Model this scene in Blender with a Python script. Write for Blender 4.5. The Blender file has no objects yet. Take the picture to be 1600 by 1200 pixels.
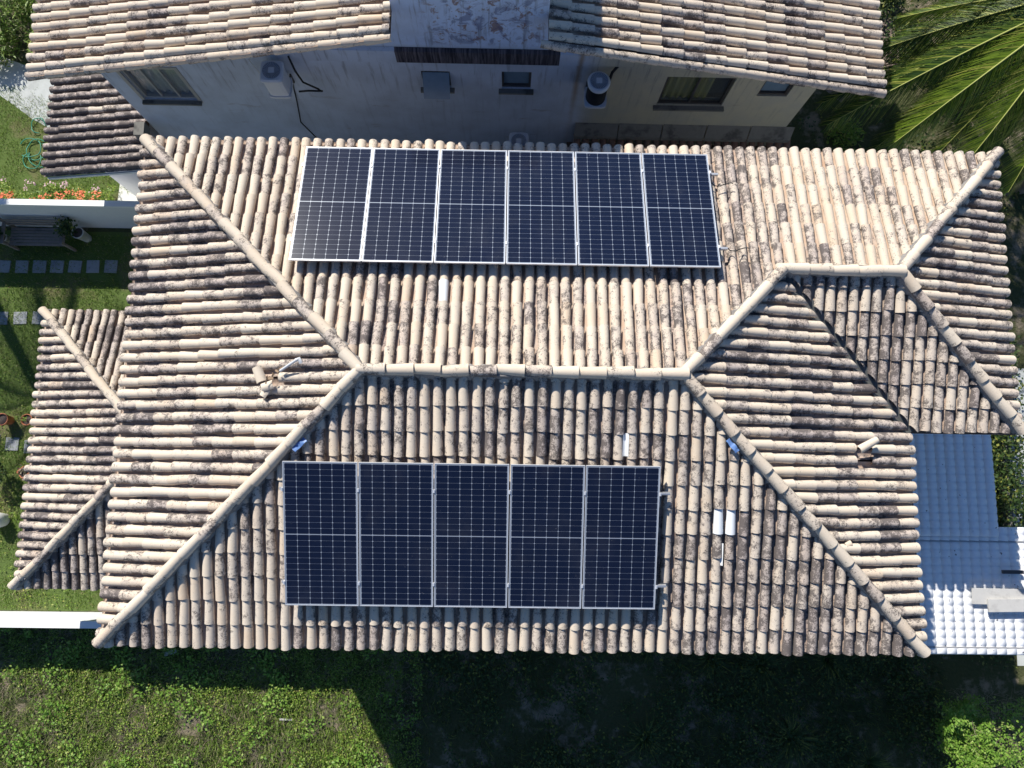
import bpy, math, random
import numpy as np
from mathutils import Matrix, Vector, noise as mnoise

random.seed(7); rng = np.random.default_rng(7)
S = bpy.context.scene
COL = S.collection

# ------------------------------------------------------------------ camera
cam_d = bpy.data.cameras.new("camera"); cam = bpy.data.objects.new("camera", cam_d); COL.objects.link(cam)
R = np.array([[0.99981776, 0.01535393, 0.0113452], [0.01362945, -0.99020389, 0.13896222], [0.01336768, -0.13878227, -0.99023269]])
CAM = np.array([2.17555, -1.682644, 18.280656]); FPX = 1108.1
cam.matrix_world = Matrix(((R[0, 0], -R[0, 1], -R[0, 2], CAM[0]), (R[1, 0], -R[1, 1], -R[1, 2], CAM[1]), (R[2, 0], -R[2, 1], -R[2, 2], CAM[2]), (0, 0, 0, 1)))
cam_d.sensor_width = 36; cam_d.sensor_fit = 'HORIZONTAL'; cam_d.lens = FPX / 1600 * 36
cam_d.clip_start = .1; cam_d.clip_end = 600
S.camera = cam

# ------------------------------------------------------------------ light
SUN = Vector((-.64, 1.08, 1.0)).normalized()
W = bpy.data.worlds.new("World"); S.world = W; W.use_nodes = True
wn = W.node_tree; bg = wn.nodes['Background']
sky = wn.nodes.new('ShaderNodeTexSky'); sky.sky_type = 'NISHITA'; sky.sun_disc = False
sky.sun_elevation = math.radians(38.5); sky.sun_rotation = math.radians(-30.6)
sky.air_density = 1.0; sky.dust_density = .3; sky.ozone_density = 2.5
hs = wn.nodes.new('ShaderNodeHueSaturation'); hs.inputs['Saturation'].default_value = 1.2; hs.inputs['Hue'].default_value = .506; wn.links.new(sky.outputs[0], hs.inputs['Color']); wn.links.new(hs.outputs[0], bg.inputs[0]); bg.inputs[1].default_value = .08
sd = bpy.data.lights.new("sun", 'SUN'); sd.energy = 5.0; sd.angle = math.radians(.5); sd.color = (1, .955, .87)
so = bpy.data.objects.new("sun", sd); COL.objects.link(so); so.rotation_euler = SUN.to_track_quat('Z', 'Y').to_euler()
so.location = (-8, 14, 24)
S.view_settings.view_transform = 'Standard'; S.view_settings.look = 'None'; S.view_settings.gamma = 1
S.view_settings.use_curve_mapping = False; S.view_settings.exposure = .3

# ------------------------------------------------------------------ helpers
def tag(o, label=None, cat=None, group=None, kind=None):
    if label: o['label'] = label
    if cat: o['category'] = cat
    if group: o['group'] = group
    if kind: o['kind'] = kind
    return o

def empty(name, loc, label, cat, group=None):
    o = bpy.data.objects.new(name, None); COL.objects.link(o); o.location = loc; o.empty_display_size = .2
    return tag(o, label, cat, group)

def link(name, me, parent=None, mat=None, M=None):
    o = bpy.data.objects.new(name, me); COL.objects.link(o)
    if mat and not me.materials: me.materials.append(mat)
    if M is None: M = Matrix.Identity(4)
    if parent:
        o.parent = parent
        P = parent.matrix_basis if not parent.parent else parent.parent.matrix_basis @ parent.matrix_basis
        o.matrix_basis = P.inverted() @ M
    else: o.matrix_basis = M
    return o

class MB:
    """collects shapes, builds one mesh"""
    def __init__(s): s.v = []; s.f = []; s.sm = []
    def add(s, vs, fs, smooth=False):
        n = len(s.v); s.v += [tuple(v) for v in vs]; s.f += [tuple(i + n for i in f) for f in fs]; s.sm += [smooth] * len(fs)
    def box(s, c, d, rz=0, M=None, b=0):
        x, y, z = d[0] / 2, d[1] / 2, d[2] / 2
        vs = [Vector((i * x, j * y, k * z)) for i in (-1, 1) for j in (-1, 1) for k in (-1, 1)]
        if rz: r = Matrix.Rotation(rz, 3, 'Z'); vs = [r @ v for v in vs]
        if M: vs = [M @ v for v in vs]
        s.add([v + Vector(c) for v in vs], [(0, 1, 3, 2), (4, 6, 7, 5), (0, 4, 5, 1), (2, 3, 7, 6), (0, 2, 6, 4), (1, 5, 7, 3)])
    def tube(s, pts, r, n=8, r1=None, caps=True):
        pts = [Vector(p) for p in pts]; m = len(pts); vs = []
        up = Vector((0, 0, 1))
        for i, p in enumerate(pts):
            t = (pts[min(i + 1, m - 1)] - pts[max(i - 1, 0)]).normalized()
            a = t.cross(up if abs(t.z) < .95 else Vector((1, 0, 0))).normalized(); b = t.cross(a)
            rr = r if r1 is None else r + (r1 - r) * i / (m - 1)
            for k in range(n):
                th = 2 * math.pi * k / n; vs.append(p + a * math.cos(th) * rr + b * math.sin(th) * rr)
        fs = [(i * n + k, i * n + (k + 1) % n, (i + 1) * n + (k + 1) % n, (i + 1) * n + k) for i in range(m - 1) for k in range(n)]
        s.add(vs, fs, True)
        if caps: s.add([vs[k] for k in range(n)], [tuple(range(n))]); s.add([vs[(m - 1) * n + k] for k in range(n)], [tuple(reversed(range(n)))])
    def lathe(s, c, prof, n=20, sq=0):
        vs = []
        for r, z in prof:
            for k in range(n):
                th = 2 * math.pi * k / n; vs.append((c[0] + r * math.cos(th), c[1] + r * math.sin(th), c[2] + z))
        m = len(prof)
        s.add(vs, [(i * n + k, i * n + (k + 1) % n, (i + 1) * n + (k + 1) % n, (i + 1) * n + k) for i in range(m - 1) for k in range(n)], n > 6)
        if prof[-1][0] > 1e-4: s.add(vs[-n:], [tuple(range(n))])
    def mesh(s, name):
        me = bpy.data.meshes.new(name); me.from_pydata(s.v, [], s.f); me.polygons.foreach_set('use_smooth', s.sm); me.update(); return me
    def build(s, name, mat, parent=None, bevel=0):
        o = link(name, s.mesh(name), parent, mat)
        if bevel:
            m = o.modifiers.new('bevel', 'BEVEL'); m.width = bevel; m.segments = 2; m.limit_method = 'ANGLE'
        return o

# ------------------------------------------------------------------ materials
class NT:
    def __init__(s, name):
        s.m = bpy.data.materials.new(name); s.m.use_nodes = True; s.t = s.m.node_tree; s.b = s.t.nodes['Principled BSDF']
    def n(s, typ, **kw):
        o = s.t.nodes.new(typ)
        for k, v in kw.items():
            if isinstance(k, str) and hasattr(o, k): setattr(o, k, v)
        return o
    def l(s, a, b): s.t.links.new(a, b)
    def val(s, x, sock):
        if isinstance(x, (int, float)): sock.default_value = x
        elif isinstance(x, tuple): sock.default_value = (*x, 1) if len(x) == 3 and sock.type == 'RGBA' else x
        else: s.l(x, sock)
    def math(s, op, a, b=0.0, c=None, clamp=False):
        o = s.t.nodes.new('ShaderNodeMath'); o.operation = op; o.use_clamp = clamp
        s.val(a, o.inputs[0]); s.val(b, o.inputs[1])
        if c is not None: s.val(c, o.inputs[2])
        return o.outputs[0]
    def ramp(s, x, lo, hi, a=0., b=1.):
        o = s.t.nodes.new('ShaderNodeMapRange'); o.interpolation_type = 'SMOOTHSTEP'
        s.val(x, o.inputs[0]); s.val(lo, o.inputs[1]); s.val(hi, o.inputs[2]); s.val(a, o.inputs[3]); s.val(b, o.inputs[4]); return o.outputs[0]
    def mix(s, f, a, b):
        o = s.t.nodes.new('ShaderNodeMix'); o.data_type = 'RGBA'
        s.val(f, o.inputs[0]); s.val(a, o.inputs[6]); s.val(b, o.inputs[7]); return o.outputs[2]
    def pos(s, scale=None):
        g = s.t.nodes.new('ShaderNodeNewGeometry').outputs['Position']
        if scale is None: return g
        m = s.t.nodes.new('ShaderNodeMapping'); s.l(g, m.inputs[0]); m.inputs['Scale'].default_value = scale; return m.outputs[0]
    def noise(s, vec, scale, detail=3, rough=.55, dist=0):
        o = s.t.nodes.new('ShaderNodeTexNoise'); s.val(vec, o.inputs['Vector']); o.inputs['Scale'].default_value = scale
        o.inputs['Detail'].default_value = detail; o.inputs['Roughness'].default_value = rough; o.inputs['Distortion'].default_value = dist; return o.outputs[0]
    def attr(s, name, typ='GEOMETRY'):
        o = s.t.nodes.new('ShaderNodeAttribute'); o.attribute_name = name; o.attribute_type = typ; return o
    def bump(s, h, strength=.3, dist=.01):
        o = s.t.nodes.new('ShaderNodeBump'); o.inputs['Strength'].default_value = strength; o.inputs['Distance'].default_value = dist
        s.l(h, o.inputs['Height']); s.l(o.outputs[0], s.b.inputs['Normal'])
    def out(s, col, rough=.8, metal=0., spec=.5):
        s.val(col, s.b.inputs['Base Color']); s.val(rough, s.b.inputs['Roughness']); s.b.inputs['Metallic'].default_value = metal
        s.b.inputs['Specular IOR Level'].default_value = spec
        return s.m

def plain(name, col, rough=.7, metal=0., var=.15, scale=8, spec=.4):
    t = NT(name); p = t.pos(); n = t.noise(p, scale, 4)
    d = tuple(c * (1 - var) for c in col); u = tuple(min(1, c * (1 + var)) for c in col)
    return t.out(t.mix(n, d, u), rough, metal, spec)

def tile_material(name, bias=0., clean=(.71, .61, .49), warm=(.64, .49, .35)):
    """weathered clay tile: cream paint, grey film and black mould speckles by per-tile amounts"""
    t = NT(name); p = t.pos()
    g = t.attr('tile_var'); o = t.attr('tile_var', 'OBJECT')
    def comp(i):
        a = t.n('ShaderNodeSeparateXYZ'); t.l(g.outputs['Vector'], a.inputs[0]); b = t.n('ShaderNodeSeparateXYZ'); t.l(o.outputs['Vector'], b.inputs[0])
        return t.math('ADD', a.outputs[i], b.outputs[i])
    lev = t.math('ADD', comp(0), bias); hue = comp(1); rnd = comp(2)
    uvn = t.n('ShaderNodeUVMap'); uvn.uv_map = 'UVMap'
    sx = t.n('ShaderNodeSeparateXYZ'); t.l(uvn.outputs[0], sx.inputs[0]); u = sx.outputs[0]; v = sx.outputs[1]
    # shift noise per tile so neighbouring tiles do not continue each other
    off = t.n('ShaderNodeVectorMath', operation='SCALE'); off.inputs[0].default_value = (13, 7, 5); t.l(rnd, off.inputs['Scale'])
    add = t.n('ShaderNodeVectorMath', operation='ADD'); t.l(p, add.inputs[0]); t.l(off.outputs[0], add.inputs[1]); q = add.outputs[0]
    fine = t.noise(q, 70, 5, .8); mid = t.noise(q, 26, 5, .72, .8); big = t.noise(q, 6, 3, .6)
    cv = t.n('ShaderNodeCombineXYZ'); t.l(t.math('MULTIPLY', u, 3.2), cv.inputs[0]); t.l(t.math('ADD', t.math('MULTIPLY', v, 9), t.math('MULTIPLY', rnd, 31)), cv.inputs[1])
    streak = t.noise(cv.outputs[0], 1.9, 5, .75, .6)
    s = t.math('ADD', t.math('MULTIPLY', fine, .62), t.math('ADD', t.math('MULTIPLY', mid, .62), t.math('MULTIPLY', streak, .30)))
    s = t.math('ADD', s, t.math('MULTIPLY', big, .42))           # mean about .98
    flank = t.math('MULTIPLY', t.math('MULTIPLY', t.math('POWER', t.math('ABSOLUTE', u), 1.6), t.math('ADD', .15, lev)), .17)
    s = t.math('ADD', s, flank)
    thr = t.math('SUBTRACT', 1.20, t.math('MULTIPLY', lev, .24))
    wpatch = t.math('ADD', t.noise(p, 3.2, 4, .65), t.noise(p, 9, 3, .6)); s = t.math('ADD', s, t.math('MULTIPLY', t.math('SUBTRACT', wpatch, 1.0), .42))
    mould = t.ramp(s, t.math('SUBTRACT', thr, .055), t.math('ADD', thr, .05))
    film = t.ramp(t.math('ADD', t.math('ADD', t.math('MULTIPLY', mid, .45), t.math('MULTIPLY', big, .35)), t.math('MULTIPLY', lev, .55)), .52, 1.02, 0, .85)
    base = t.mix(hue, clean, warm)
    base = t.mix(t.ramp(big, .3, .75, 0, .35), base, (.70, .64, .54))
    c = t.mix(film, base, (.40, .335, .325))
    c = t.mix(t.math('MULTIPLY', mould, .84), c, (.085, .072, .068))
    spot = t.ramp(t.noise(q, 34, 2, .5), .70, .76)
    c = t.mix(t.math('MULTIPLY', spot, .5), c, (.09, .075, .065))
    t.bump(t.math('ADD', fine, mid), .5, .006)
    return t.out(c, .88, 0, .25)

M = {}
M['tile'] = tile_material('weathered_cream_tile')
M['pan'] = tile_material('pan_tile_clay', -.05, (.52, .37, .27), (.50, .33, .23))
M['white_tile'] = plain('white_tile', (.84, .86, .87), .5, var=.04)
M['orange_tile'] = plain('bare_clay_tile', (.62, .36, .16), .8, var=.3, scale=30)
M['mortar'] = plain('grey_mortar', (.25, .235, .225), .95, var=.5, scale=40)
M['deck'] = plain('roof_deck', (.16, .11, .085), .95, var=.3)
M['valley'] = plain('dull_zinc', (.16, .165, .16), .6, .3, var=.4, scale=20)
M['white_wall'] = plain('white_wall_paint', (.74, .75, .77), .85, var=.05)
M['alu'] = plain('aluminium', (.86, .87, .89), .38, .45, var=.03)
M['rail'] = plain('rail_aluminium', (.62, .63, .65), .4, .6, var=.05)
M['backsheet'] = plain('white_backsheet', (.29, .33, .40), .3, var=.03)
def cell_material():
    t = NT('silicon_cell'); p = t.pos(); o = t.attr('cell_var', 'OBJECT')
    uv = t.n('ShaderNodeUVMap'); uv.uv_map = 'UVMap'; sx = t.n('ShaderNodeSeparateXYZ'); t.l(uv.outputs[0], sx.inputs[0])
    fr = t.math('FRACT', t.math('MULTIPLY', sx.outputs[0], 10)); line = t.ramp(t.math('ABSOLUTE', t.math('SUBTRACT', fr, .5)), .40, .5, 0, .20)
    n = t.noise(p, 3, 3); dust = t.ramp(t.noise(p, 1.3, 5, .7), .45, .8, 0, .035)
    c = t.mix(n, (.004, .007, .021), (.007, .011, .031)); c = t.mix(line, c, (.06, .075, .12)); c = t.mix(dust, c, (.35, .34, .32))
    c = t.mix(t.math('MULTIPLY', t.ramp(t.noise(p, 25, 2), .73, .78), .18), c, (.5, .5, .5))
    t.b.inputs['Coat Weight'].default_value = .4; t.b.inputs['Coat Roughness'].default_value = .05
    return t.out(c, .14, 0, .4)
M['cell'] = cell_material()

def wall_material():
    """painted render, grime streaks under the ledge, flaking patches on the tower; blue skylight put into the wall colour, warm bounce tint to the east"""
    t = NT('stained_wall_paint'); p = t.pos(); sx = t.n('ShaderNodeSeparateXYZ'); t.l(p, sx.inputs[0]); X, Z = sx.outputs[0], sx.outputs[2]
    n1 = t.noise(p, 1.6, 5, .6); n2 = t.noise(p, 6, 5, .7, .8)
    ps = t.pos((9, 9, .7)); st = t.noise(ps, 1.2, 4, .65)
    edge = t.math('ADD', X, t.math('MULTIPLY', n1, .3))
    c = t.mix(t.ramp(edge, 3.6, 4.3), (.54, .60, .72), (.50, .47, .36))  # white wall: blue skylight to the west, warm bounced light to the east, as colour
    c = t.mix(t.ramp(Z, 6.25, 6.4), c, (.56, .66, .86))  # tower bluer still, skylight mixed into its colour
    c = t.mix(t.ramp(n1, .35, .7, 0, .3), c, (.28, .30, .35))
    c = t.mix(t.math('MULTIPLY', t.ramp(st, .52, .68), t.ramp(Z, 3.6, 6.4, .15, .55)), c, (.16, .16, .19))
    tower = t.math('MULTIPLY', t.ramp(Z, 6.30, 6.5), t.math('MULTIPLY', t.ramp(X, .5, 1.0), t.ramp(X, 3.0, 2.5)))
    pat = t.math('MULTIPLY', tower, t.ramp(n2, .54, .61)); c = t.mix(t.math('MULTIPLY', pat, .85), c, (.26, .16, .13))
    pat2 = t.math('MULTIPLY', tower, t.ramp(t.noise(p, 2.6, 5, .7, 1.2), .50, .60)); c = t.mix(t.math('MULTIPLY', pat2, .6), c, (.10, .10, .20))
    dirt = t.math('MULTIPLY', t.ramp(t.noise(t.pos((.6, 1, 2.2)), 1.6, 5, .7), .60, .70), t.ramp(Z, 5.2, 4.2)); c = t.mix(t.math('MULTIPLY', dirt, .4), c, (.24, .18, .17))
    rx = t.ramp(t.math('ABSOLUTE', t.math('SUBTRACT', X, t.math('ADD', 3.50, t.math('MULTIPLY', n2, .05)))), .0, .09, 1, 0)
    c = t.mix(t.math('MULTIPLY', rx, t.ramp(Z, 3.6, 5.3, .15, .7)), c, (.28, .17, .07))
    t.bump(n2, .15, .01)
    return t.out(c, .9, 0, .2)
M['stained_wall'] = wall_material()
def dark_band():
    t = NT('mould_black_band'); ps = t.pos((14, 1, .8)); n = t.noise(ps, 2, 4, .7); n2 = t.noise(t.pos(), 3, 3)
    return t.out(t.mix(t.ramp(n, .35, .75), (.035, .03, .035), (.17, .15, .17)), .95, 0, .1)
M['dark_band'] = dark_band()
def concrete(name, a, b, sc=5, dark=(.03, .03, .03), amt=.6):
    t = NT(name); p = t.pos(); n = t.noise(p, sc, 6, .65, .5); n2 = t.noise(p, sc * .35, 4, .6)
    c = t.mix(n, a, b); c = t.mix(t.ramp(n2, .5, .68, 0, amt), c, dark); t.bump(n, .2, .01); return t.out(c, .92, 0, .2)
M['ledge'] = concrete('mouldy_concrete', (.16, .155, .14), (.26, .25, .23), 7)
M['paving'] = concrete('grey_paving', (.42, .44, .43), (.62, .64, .63), 3, (.2, .21, .2), .45)
M['stone'] = concrete('stepping_stone', (.27, .28, .29), (.40, .42, .43), 9, (.16, .17, .17), .5)
M['pale_slab'] = concrete('pale_slab', (.62, .62, .58), (.70, .70, .66), 4, (.45, .45, .42), .3)
M['white_coping'] = plain('white_coping', (.86, .87, .86), .8, var=.03, scale=3)
def sheet_mat():
    t = NT('white_pvc_sheet'); p = t.pos(); n = t.noise(p, 5, 4)
    c = t.mix(n, (.86, .87, .89), (.90, .90, .92)); c = t.mix(t.ramp(t.noise(p, 13, 2, .4), .735, .755, 0, .85), c, (.07, .07, .08))
    return t.out(c, .42, 0, .5)
M['sheet'] = sheet_mat()
M['weathered_board'] = concrete('weathered_board', (.48, .47, .45), (.58, .57, .55), 11, (.3, .29, .28), .4)
M['dark_wood'] = concrete('grey_garden_wood', (.20, .17, .15), (.30, .26, .23), 9, (.1, .09, .08), .4)
M['terracotta'] = plain('terracotta', (.55, .20, .10), .8, var=.2)
M['soil'] = plain('potting_soil', (.10, .08, .07), 1, var=.4, scale=40)
M['white_pot'] = plain('white_pot_glaze', (.72, .72, .70), .5, var=.06)
M['ac_white'] = plain('ac_casing', (.66, .68, .72), .45, var=.05)
M['ac_grille'] = plain('ac_grille', (.28, .31, .38), .5, var=.1)
M['black'] = plain('black_mesh', (.012, .012, .014), .6, var=.3)
M['frame_dark'] = plain('bronze_window_frame', (.10, .09, .085), .4, .3, var=.1)
M['frame_grey'] = plain('grey_window_frame', (.38, .38, .38), .5, .2, var=.1)
M['curtain_green'] = plain('olive_curtain', (.24, .25, .09), .9, var=.2)
M['curtain_blue'] = plain('pale_curtain', (.40, .45, .48), .9, var=.15)
M['rust_tile'] = plain('rusty_tile', (.20, .12, .09), .9, var=.4, scale=15)
M['hose'] = plain('green_hose', (.04, .26, .17), .5, var=.2)
M['cable'] = plain('black_cable', (.02, .02, .02), .5)
M['pipe_grey'] = plain('grey_pvc_pipe', (.60, .62, .64), .45, var=.05)
M['blue_bag'] = plain('blue_plastic', (.14, .26, .55), .4, var=.3, scale=30)
M['debris'] = plain('torn_brown_film', (.36, .25, .16), .9, var=.5, scale=40)
M['pink_flower'] = plain('orange_petals', (.78, .21, .10), .7, var=.25, scale=60)
M['pale_flower'] = plain('pink_petals', (.62, .42, .45), .7, var=.25, scale=60)
M['coconut'] = plain('green_coconut', (.40, .42, .10), .5, var=.3, scale=10)
M['trunk'] = concrete('palm_bark', (.22, .18, .15), (.34, .30, .26), 12, (.1, .08, .07), .5)
def glass():
    t = NT('window_glass'); p = t.pos(); n = t.noise(p, 2, 2)
    t.b.inputs['Transmission Weight'].default_value = .75
    return t.out(t.mix(n, (.30, .34, .36), (.42, .46, .48)), .06, 0, .6)
M['glass'] = glass()
g_ = M['glass'].node_tree; tr_ = g_.nodes.new('ShaderNodeBsdfTransparent'); mx_ = g_.nodes.new('ShaderNodeMixShader'); mx_.inputs[0].default_value = .8
g_.links.new(g_.nodes['Principled BSDF'].outputs[0], mx_.inputs[1]); g_.links.new(tr_.outputs[0], mx_.inputs[2]); g_.links.new(mx_.outputs[0], g_.nodes['Material Output'].inputs[0])
M['blue_pane'] = plain('frosted_blue_pane', (.16, .24, .33), .2, var=.2, scale=6)

def leaf_mat(name, a, b, c3, rough=.5, trans=.25):
    t = NT(name); at = t.attr('tint'); sep = t.n('ShaderNodeSeparateColor'); t.l(at.outputs['Color'], sep.inputs[0])
    c = t.mix(sep.outputs[0], a, b); c = t.mix(t.ramp(sep.outputs[1], .75, .95), c, c3)
    t.b.inputs['Subsurface Weight'].default_value = 0
    m = t.out(c, rough, 0, .35)
    tr = t.n('ShaderNodeBsdfTranslucent'); t.l(c, tr.inputs[0]); mx = t.n('ShaderNodeMixShader'); mx.inputs[0].default_value = trans
    t.l(t.b.outputs[0], mx.inputs[1]); t.l(tr.outputs[0], mx.inputs[2]); t.l(mx.outputs[0], t.t.nodes['Material Output'].inputs[0])
    return m
M['grass'] = leaf_mat('lawn_grass', (.10, .18, .02), (.22, .33, .05), (.38, .34, .17))
M['weed'] = leaf_mat('weed_leaves', (.11, .21, .025), (.27, .38, .055), (.40, .40, .11))
M['bush'] = leaf_mat('bright_bush_leaves', (.11, .24, .03), (.24, .40, .06), (.36, .46, .12))
M['hedge'] = leaf_mat('hedge_and_shade_toned_leaves', (.025, .055, .014), (.07, .12, .03), (.24, .26, .05))  # hedge green, darkened so plants in the shadowed lot look deeper in shade
M['palm'] = leaf_mat('palm_leaflets', (.025, .06, .010), (.20, .30, .025), (.34, .36, .07), .4, .2)
M['rachis'] = plain('palm_rachis', (.36, .38, .10), .6, var=.2)
M['dry'] = leaf_mat('dry_twigs', (.19, .15, .11), (.36, .30, .23), (.1, .12, .05), .9, .1)
def ground_mat():
    t = NT('soil_and_turf'); p = t.pos(); n = t.noise(p, .9, 6, .65, .4); f = t.noise(p, 14, 5, .7); m = t.noise(p, 3.5, 4, .6)
    c = t.mix(f, (.042, .048, .022), (.12, .13, .06)); c = t.mix(t.ramp(t.math('ADD', t.math('MULTIPLY', n, .6), t.math('MULTIPLY', m, .4)), .50, .64), c, (.30, .245, .185))
    c = t.mix(t.ramp(f, .60, .75, 0, .6), c, (.045, .04, .035)); t.bump(t.math('ADD', f, m), .9, .04); return t.out(c, .97, 0, .1)
M['ground'] = ground_mat()
def lawn_mat():
    t = NT('short_turf'); p = t.pos(); n = t.noise(p, 1.1, 5, .6); f = t.noise(p, 30, 5, .75)
    c = t.mix(f, (.07, .115, .025), (.16, .22, .07)); c = t.mix(t.ramp(n, .5, .68, 0, .75), c, (.19, .165, .09)); t.bump(f, .8, .03); return t.out(c, .95, 0, .1)
M['lawn'] = lawn_mat()

# ------------------------------------------------------------------ the ground
def sheet(name, pts, z, mat, kind='structure'):
    mb = MB(); mb.add([(x, y, z) for x, y in pts], [tuple(range(len(pts)))])
    o = mb.build(name, mat); o['kind'] = kind; return o
sheet('ground', [(-150, -150), (150, -150), (150, 150), (-150, 150)], 0, M['ground'])
sheet('lawn', [(-40, -4.95), (-3.4, -4.95), (-3.4, 4.8), (-40, 4.8)], .006, M['lawn'])
sheet('back_lawn', [(-40, 5.25), (-7.3, 5.25), (-7.3, 9.0), (-40, 14)], .006, M['lawn'])
sheet('path', [(-14, 9.3), (-12.4, 10.0), (-11.2, 9.55), (-10.2, 9.2), (-9.6, 8.6), (-9.4, 7.2), (-9.9, 7.5), (-10.75, 7.95), (-11.3, 8.35), (-11.9, 8.75), (-14, 9.0)], .012, M['paving'])
sheet('paving', [(-8.26, 5.28), (-6.0, 5.28), (-6.0, 6.9), (-8.2, 6.9)], .012, M['pale_slab'])
sheet('street', [(15.05, -6.0), (40, -6.0), (40, 1.5), (15.4, 1.5)], .01, M['paving'])
sheet('dirt_path', [(10.6, 9.6), (11.4, 8.9), (13.2, 10.2), (13.0, 11.4), (11.9, 11.2)], .01, concrete('pinkish_dirt', (.20, .15, .13), (.34, .27, .24), 6, (.07, .07, .05), .6))

# ------------------------------------------------------------------ roof tiles
RT = {}
def tile_template(r0=.0865, r1=.072, ln=.455, nseg=8, lift=.020, thick=.013, half=82, nl=2):
    """half-round cover tile: y = 0 is the low, wide end"""
    vs = []; uv = []; fs = []; sm = []
    for j in range(nl + 1):
        f = j / nl; y = ln * f; r = r0 + (r1 - r0) * f; zb = lift * (1 - f) - r * math.cos(math.radians(half))
        for i in range(nseg + 1):
            th = math.radians(-half + 2 * half * i / nseg)
            vs.append((r * math.sin(th), y, zb + r * math.cos(th))); uv.append((-1 + 2 * i / nseg, f))
    for j in range(nl):
        for i in range(nseg):
            a = j * (nseg + 1) + i; fs.append((a, a + 1, a + nseg + 2, a + nseg + 1)); sm.append(True)
    n = len(vs); zb = lift - r0 * math.cos(math.radians(half))
    for rr in (r0, r0 - thick):
        for i in range(nseg + 1):
            th = math.radians(-half + 2 * half * i / nseg); vs.append((rr * math.sin(th), -.0005, zb + rr * math.cos(th))); uv.append((-1 + 2 * i / nseg, 0))
    for i in range(nseg): fs.append((n + i, n + nseg + 1 + i, n + nseg + 2 + i, n + i + 1)); sm.append(False)
    # flip so that outward is up
    fs = [tuple(reversed(f)) if s else f for f, s in zip(fs, sm)]
    return vs, fs, uv, sm
COVER = tile_template(.0825, .0685)
CAP = tile_template(.098, .081, .44, 8, .026, .016, 88)
def pan_template(w=.085, d=.055, ln=.46, n=4):
    vs = []; uv = []; fs = []
    for j in range(2):
        for i in range(n + 1):
            a = -1 + 2 * i / n; vs.append((a * w, ln * j, .026 - d * (1 - a * a) + .014 * (1 - j) - .02)); uv.append((a, j))
    for i in range(n): fs.append((i, i + 1, i + n + 2, i + n + 1))
    m = len(vs)
    for k in (0, -.014):
        for i in range(n + 1):
            a = -1 + 2 * i / n; vs.append((a * w, 0, .026 - d * (1 - a * a) + .014 - .02 + k)); uv.append((a, 0))
    for i in range(n): fs.append((m + i, m + n + 1 + i, m + n + 2 + i, m + i + 1))
    return vs, fs, uv, [True] * n + [False] * n
PAN = pan_template()

def to_mesh(name, vs, fs, uv, sm, var=None):
    me = bpy.data.meshes.new(name); me.from_pydata([tuple(v) for v in vs], [], fs)
    ul = me.uv_layers.new(name='UVMap'); li = np.empty(len(me.loops), dtype=np.int32); me.loops.foreach_get('vertex_index', li)
    ul.data.foreach_set('uv', np.asarray(uv, dtype=np.float32)[li].ravel())
    me.polygons.foreach_set('use_smooth', sm)
    if var is not None:
        a = me.attributes.new('tile_var', 'FLOAT_VECTOR', 'POINT'); a.data.foreach_set('vector', np.asarray(var, dtype=np.float32).ravel())
    me.update(); return me

def clip(vs, fs, uv, sm, planes):
    """cut a mesh with vertical planes (a, b, c): keep a*x + b*y + c >= 0"""
    vs = [tuple(v) for v in vs]; uv = list(uv)
    for a, b, c in planes:
        d = [a * v[0] + b * v[1] + c for v in vs]
        if min(d) >= 0: continue
        if max(d) <= 0: return None
        cache = {}; nf = []; ns = []
        def cut(i, j):
            k = (min(i, j), max(i, j))
            if k not in cache:
                t = d[i] / (d[i] - d[j]); vs.append(tuple(vs[i][q] + t * (vs[j][q] - vs[i][q]) for q in range(3)))
                uv.append(tuple(uv[i][q] + t * (uv[j][q] - uv[i][q]) for q in range(2))); cache[k] = len(vs) - 1
            return cache[k]
        for f, s in zip(fs, sm):
            out = []
            for q in range(len(f)):
                i, j = f[q], f[(q + 1) % len(f)]
                if d[i] >= 0: out.append(i)
                if (d[i] >= 0) != (d[j] >= 0): out.append(cut(i, j))
            if len(out) >= 3: nf.append(tuple(out)); ns.append(s)
        fs, sm = nf, ns
        used = sorted({i for f in fs for i in f}); mp = {o: n for n, o in enumerate(used)}
        vs = [vs[i] for i in used]; uv = [uv[i] for i in used]; fs = [tuple(mp[i] for i in f) for f in fs]
        if not fs: return None
    return vs, fs, uv, sm

def line(p, q, off=0.):
    """plane through p->q keeping the right side, moved inwards by off"""
    dx, dy = q[0] - p[0], q[1] - p[1]; L = math.hypot(dx, dy); a, b = dy / L, -dx / L
    return (a, b, -(a * p[0] + b * p[1]) - off)

def px(P):
    v = (np.asarray(P) - CAM) @ R; return 800 + FPX * v[0] / v[2], 600 + FPX * v[1] / v[2], v[2]

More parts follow.
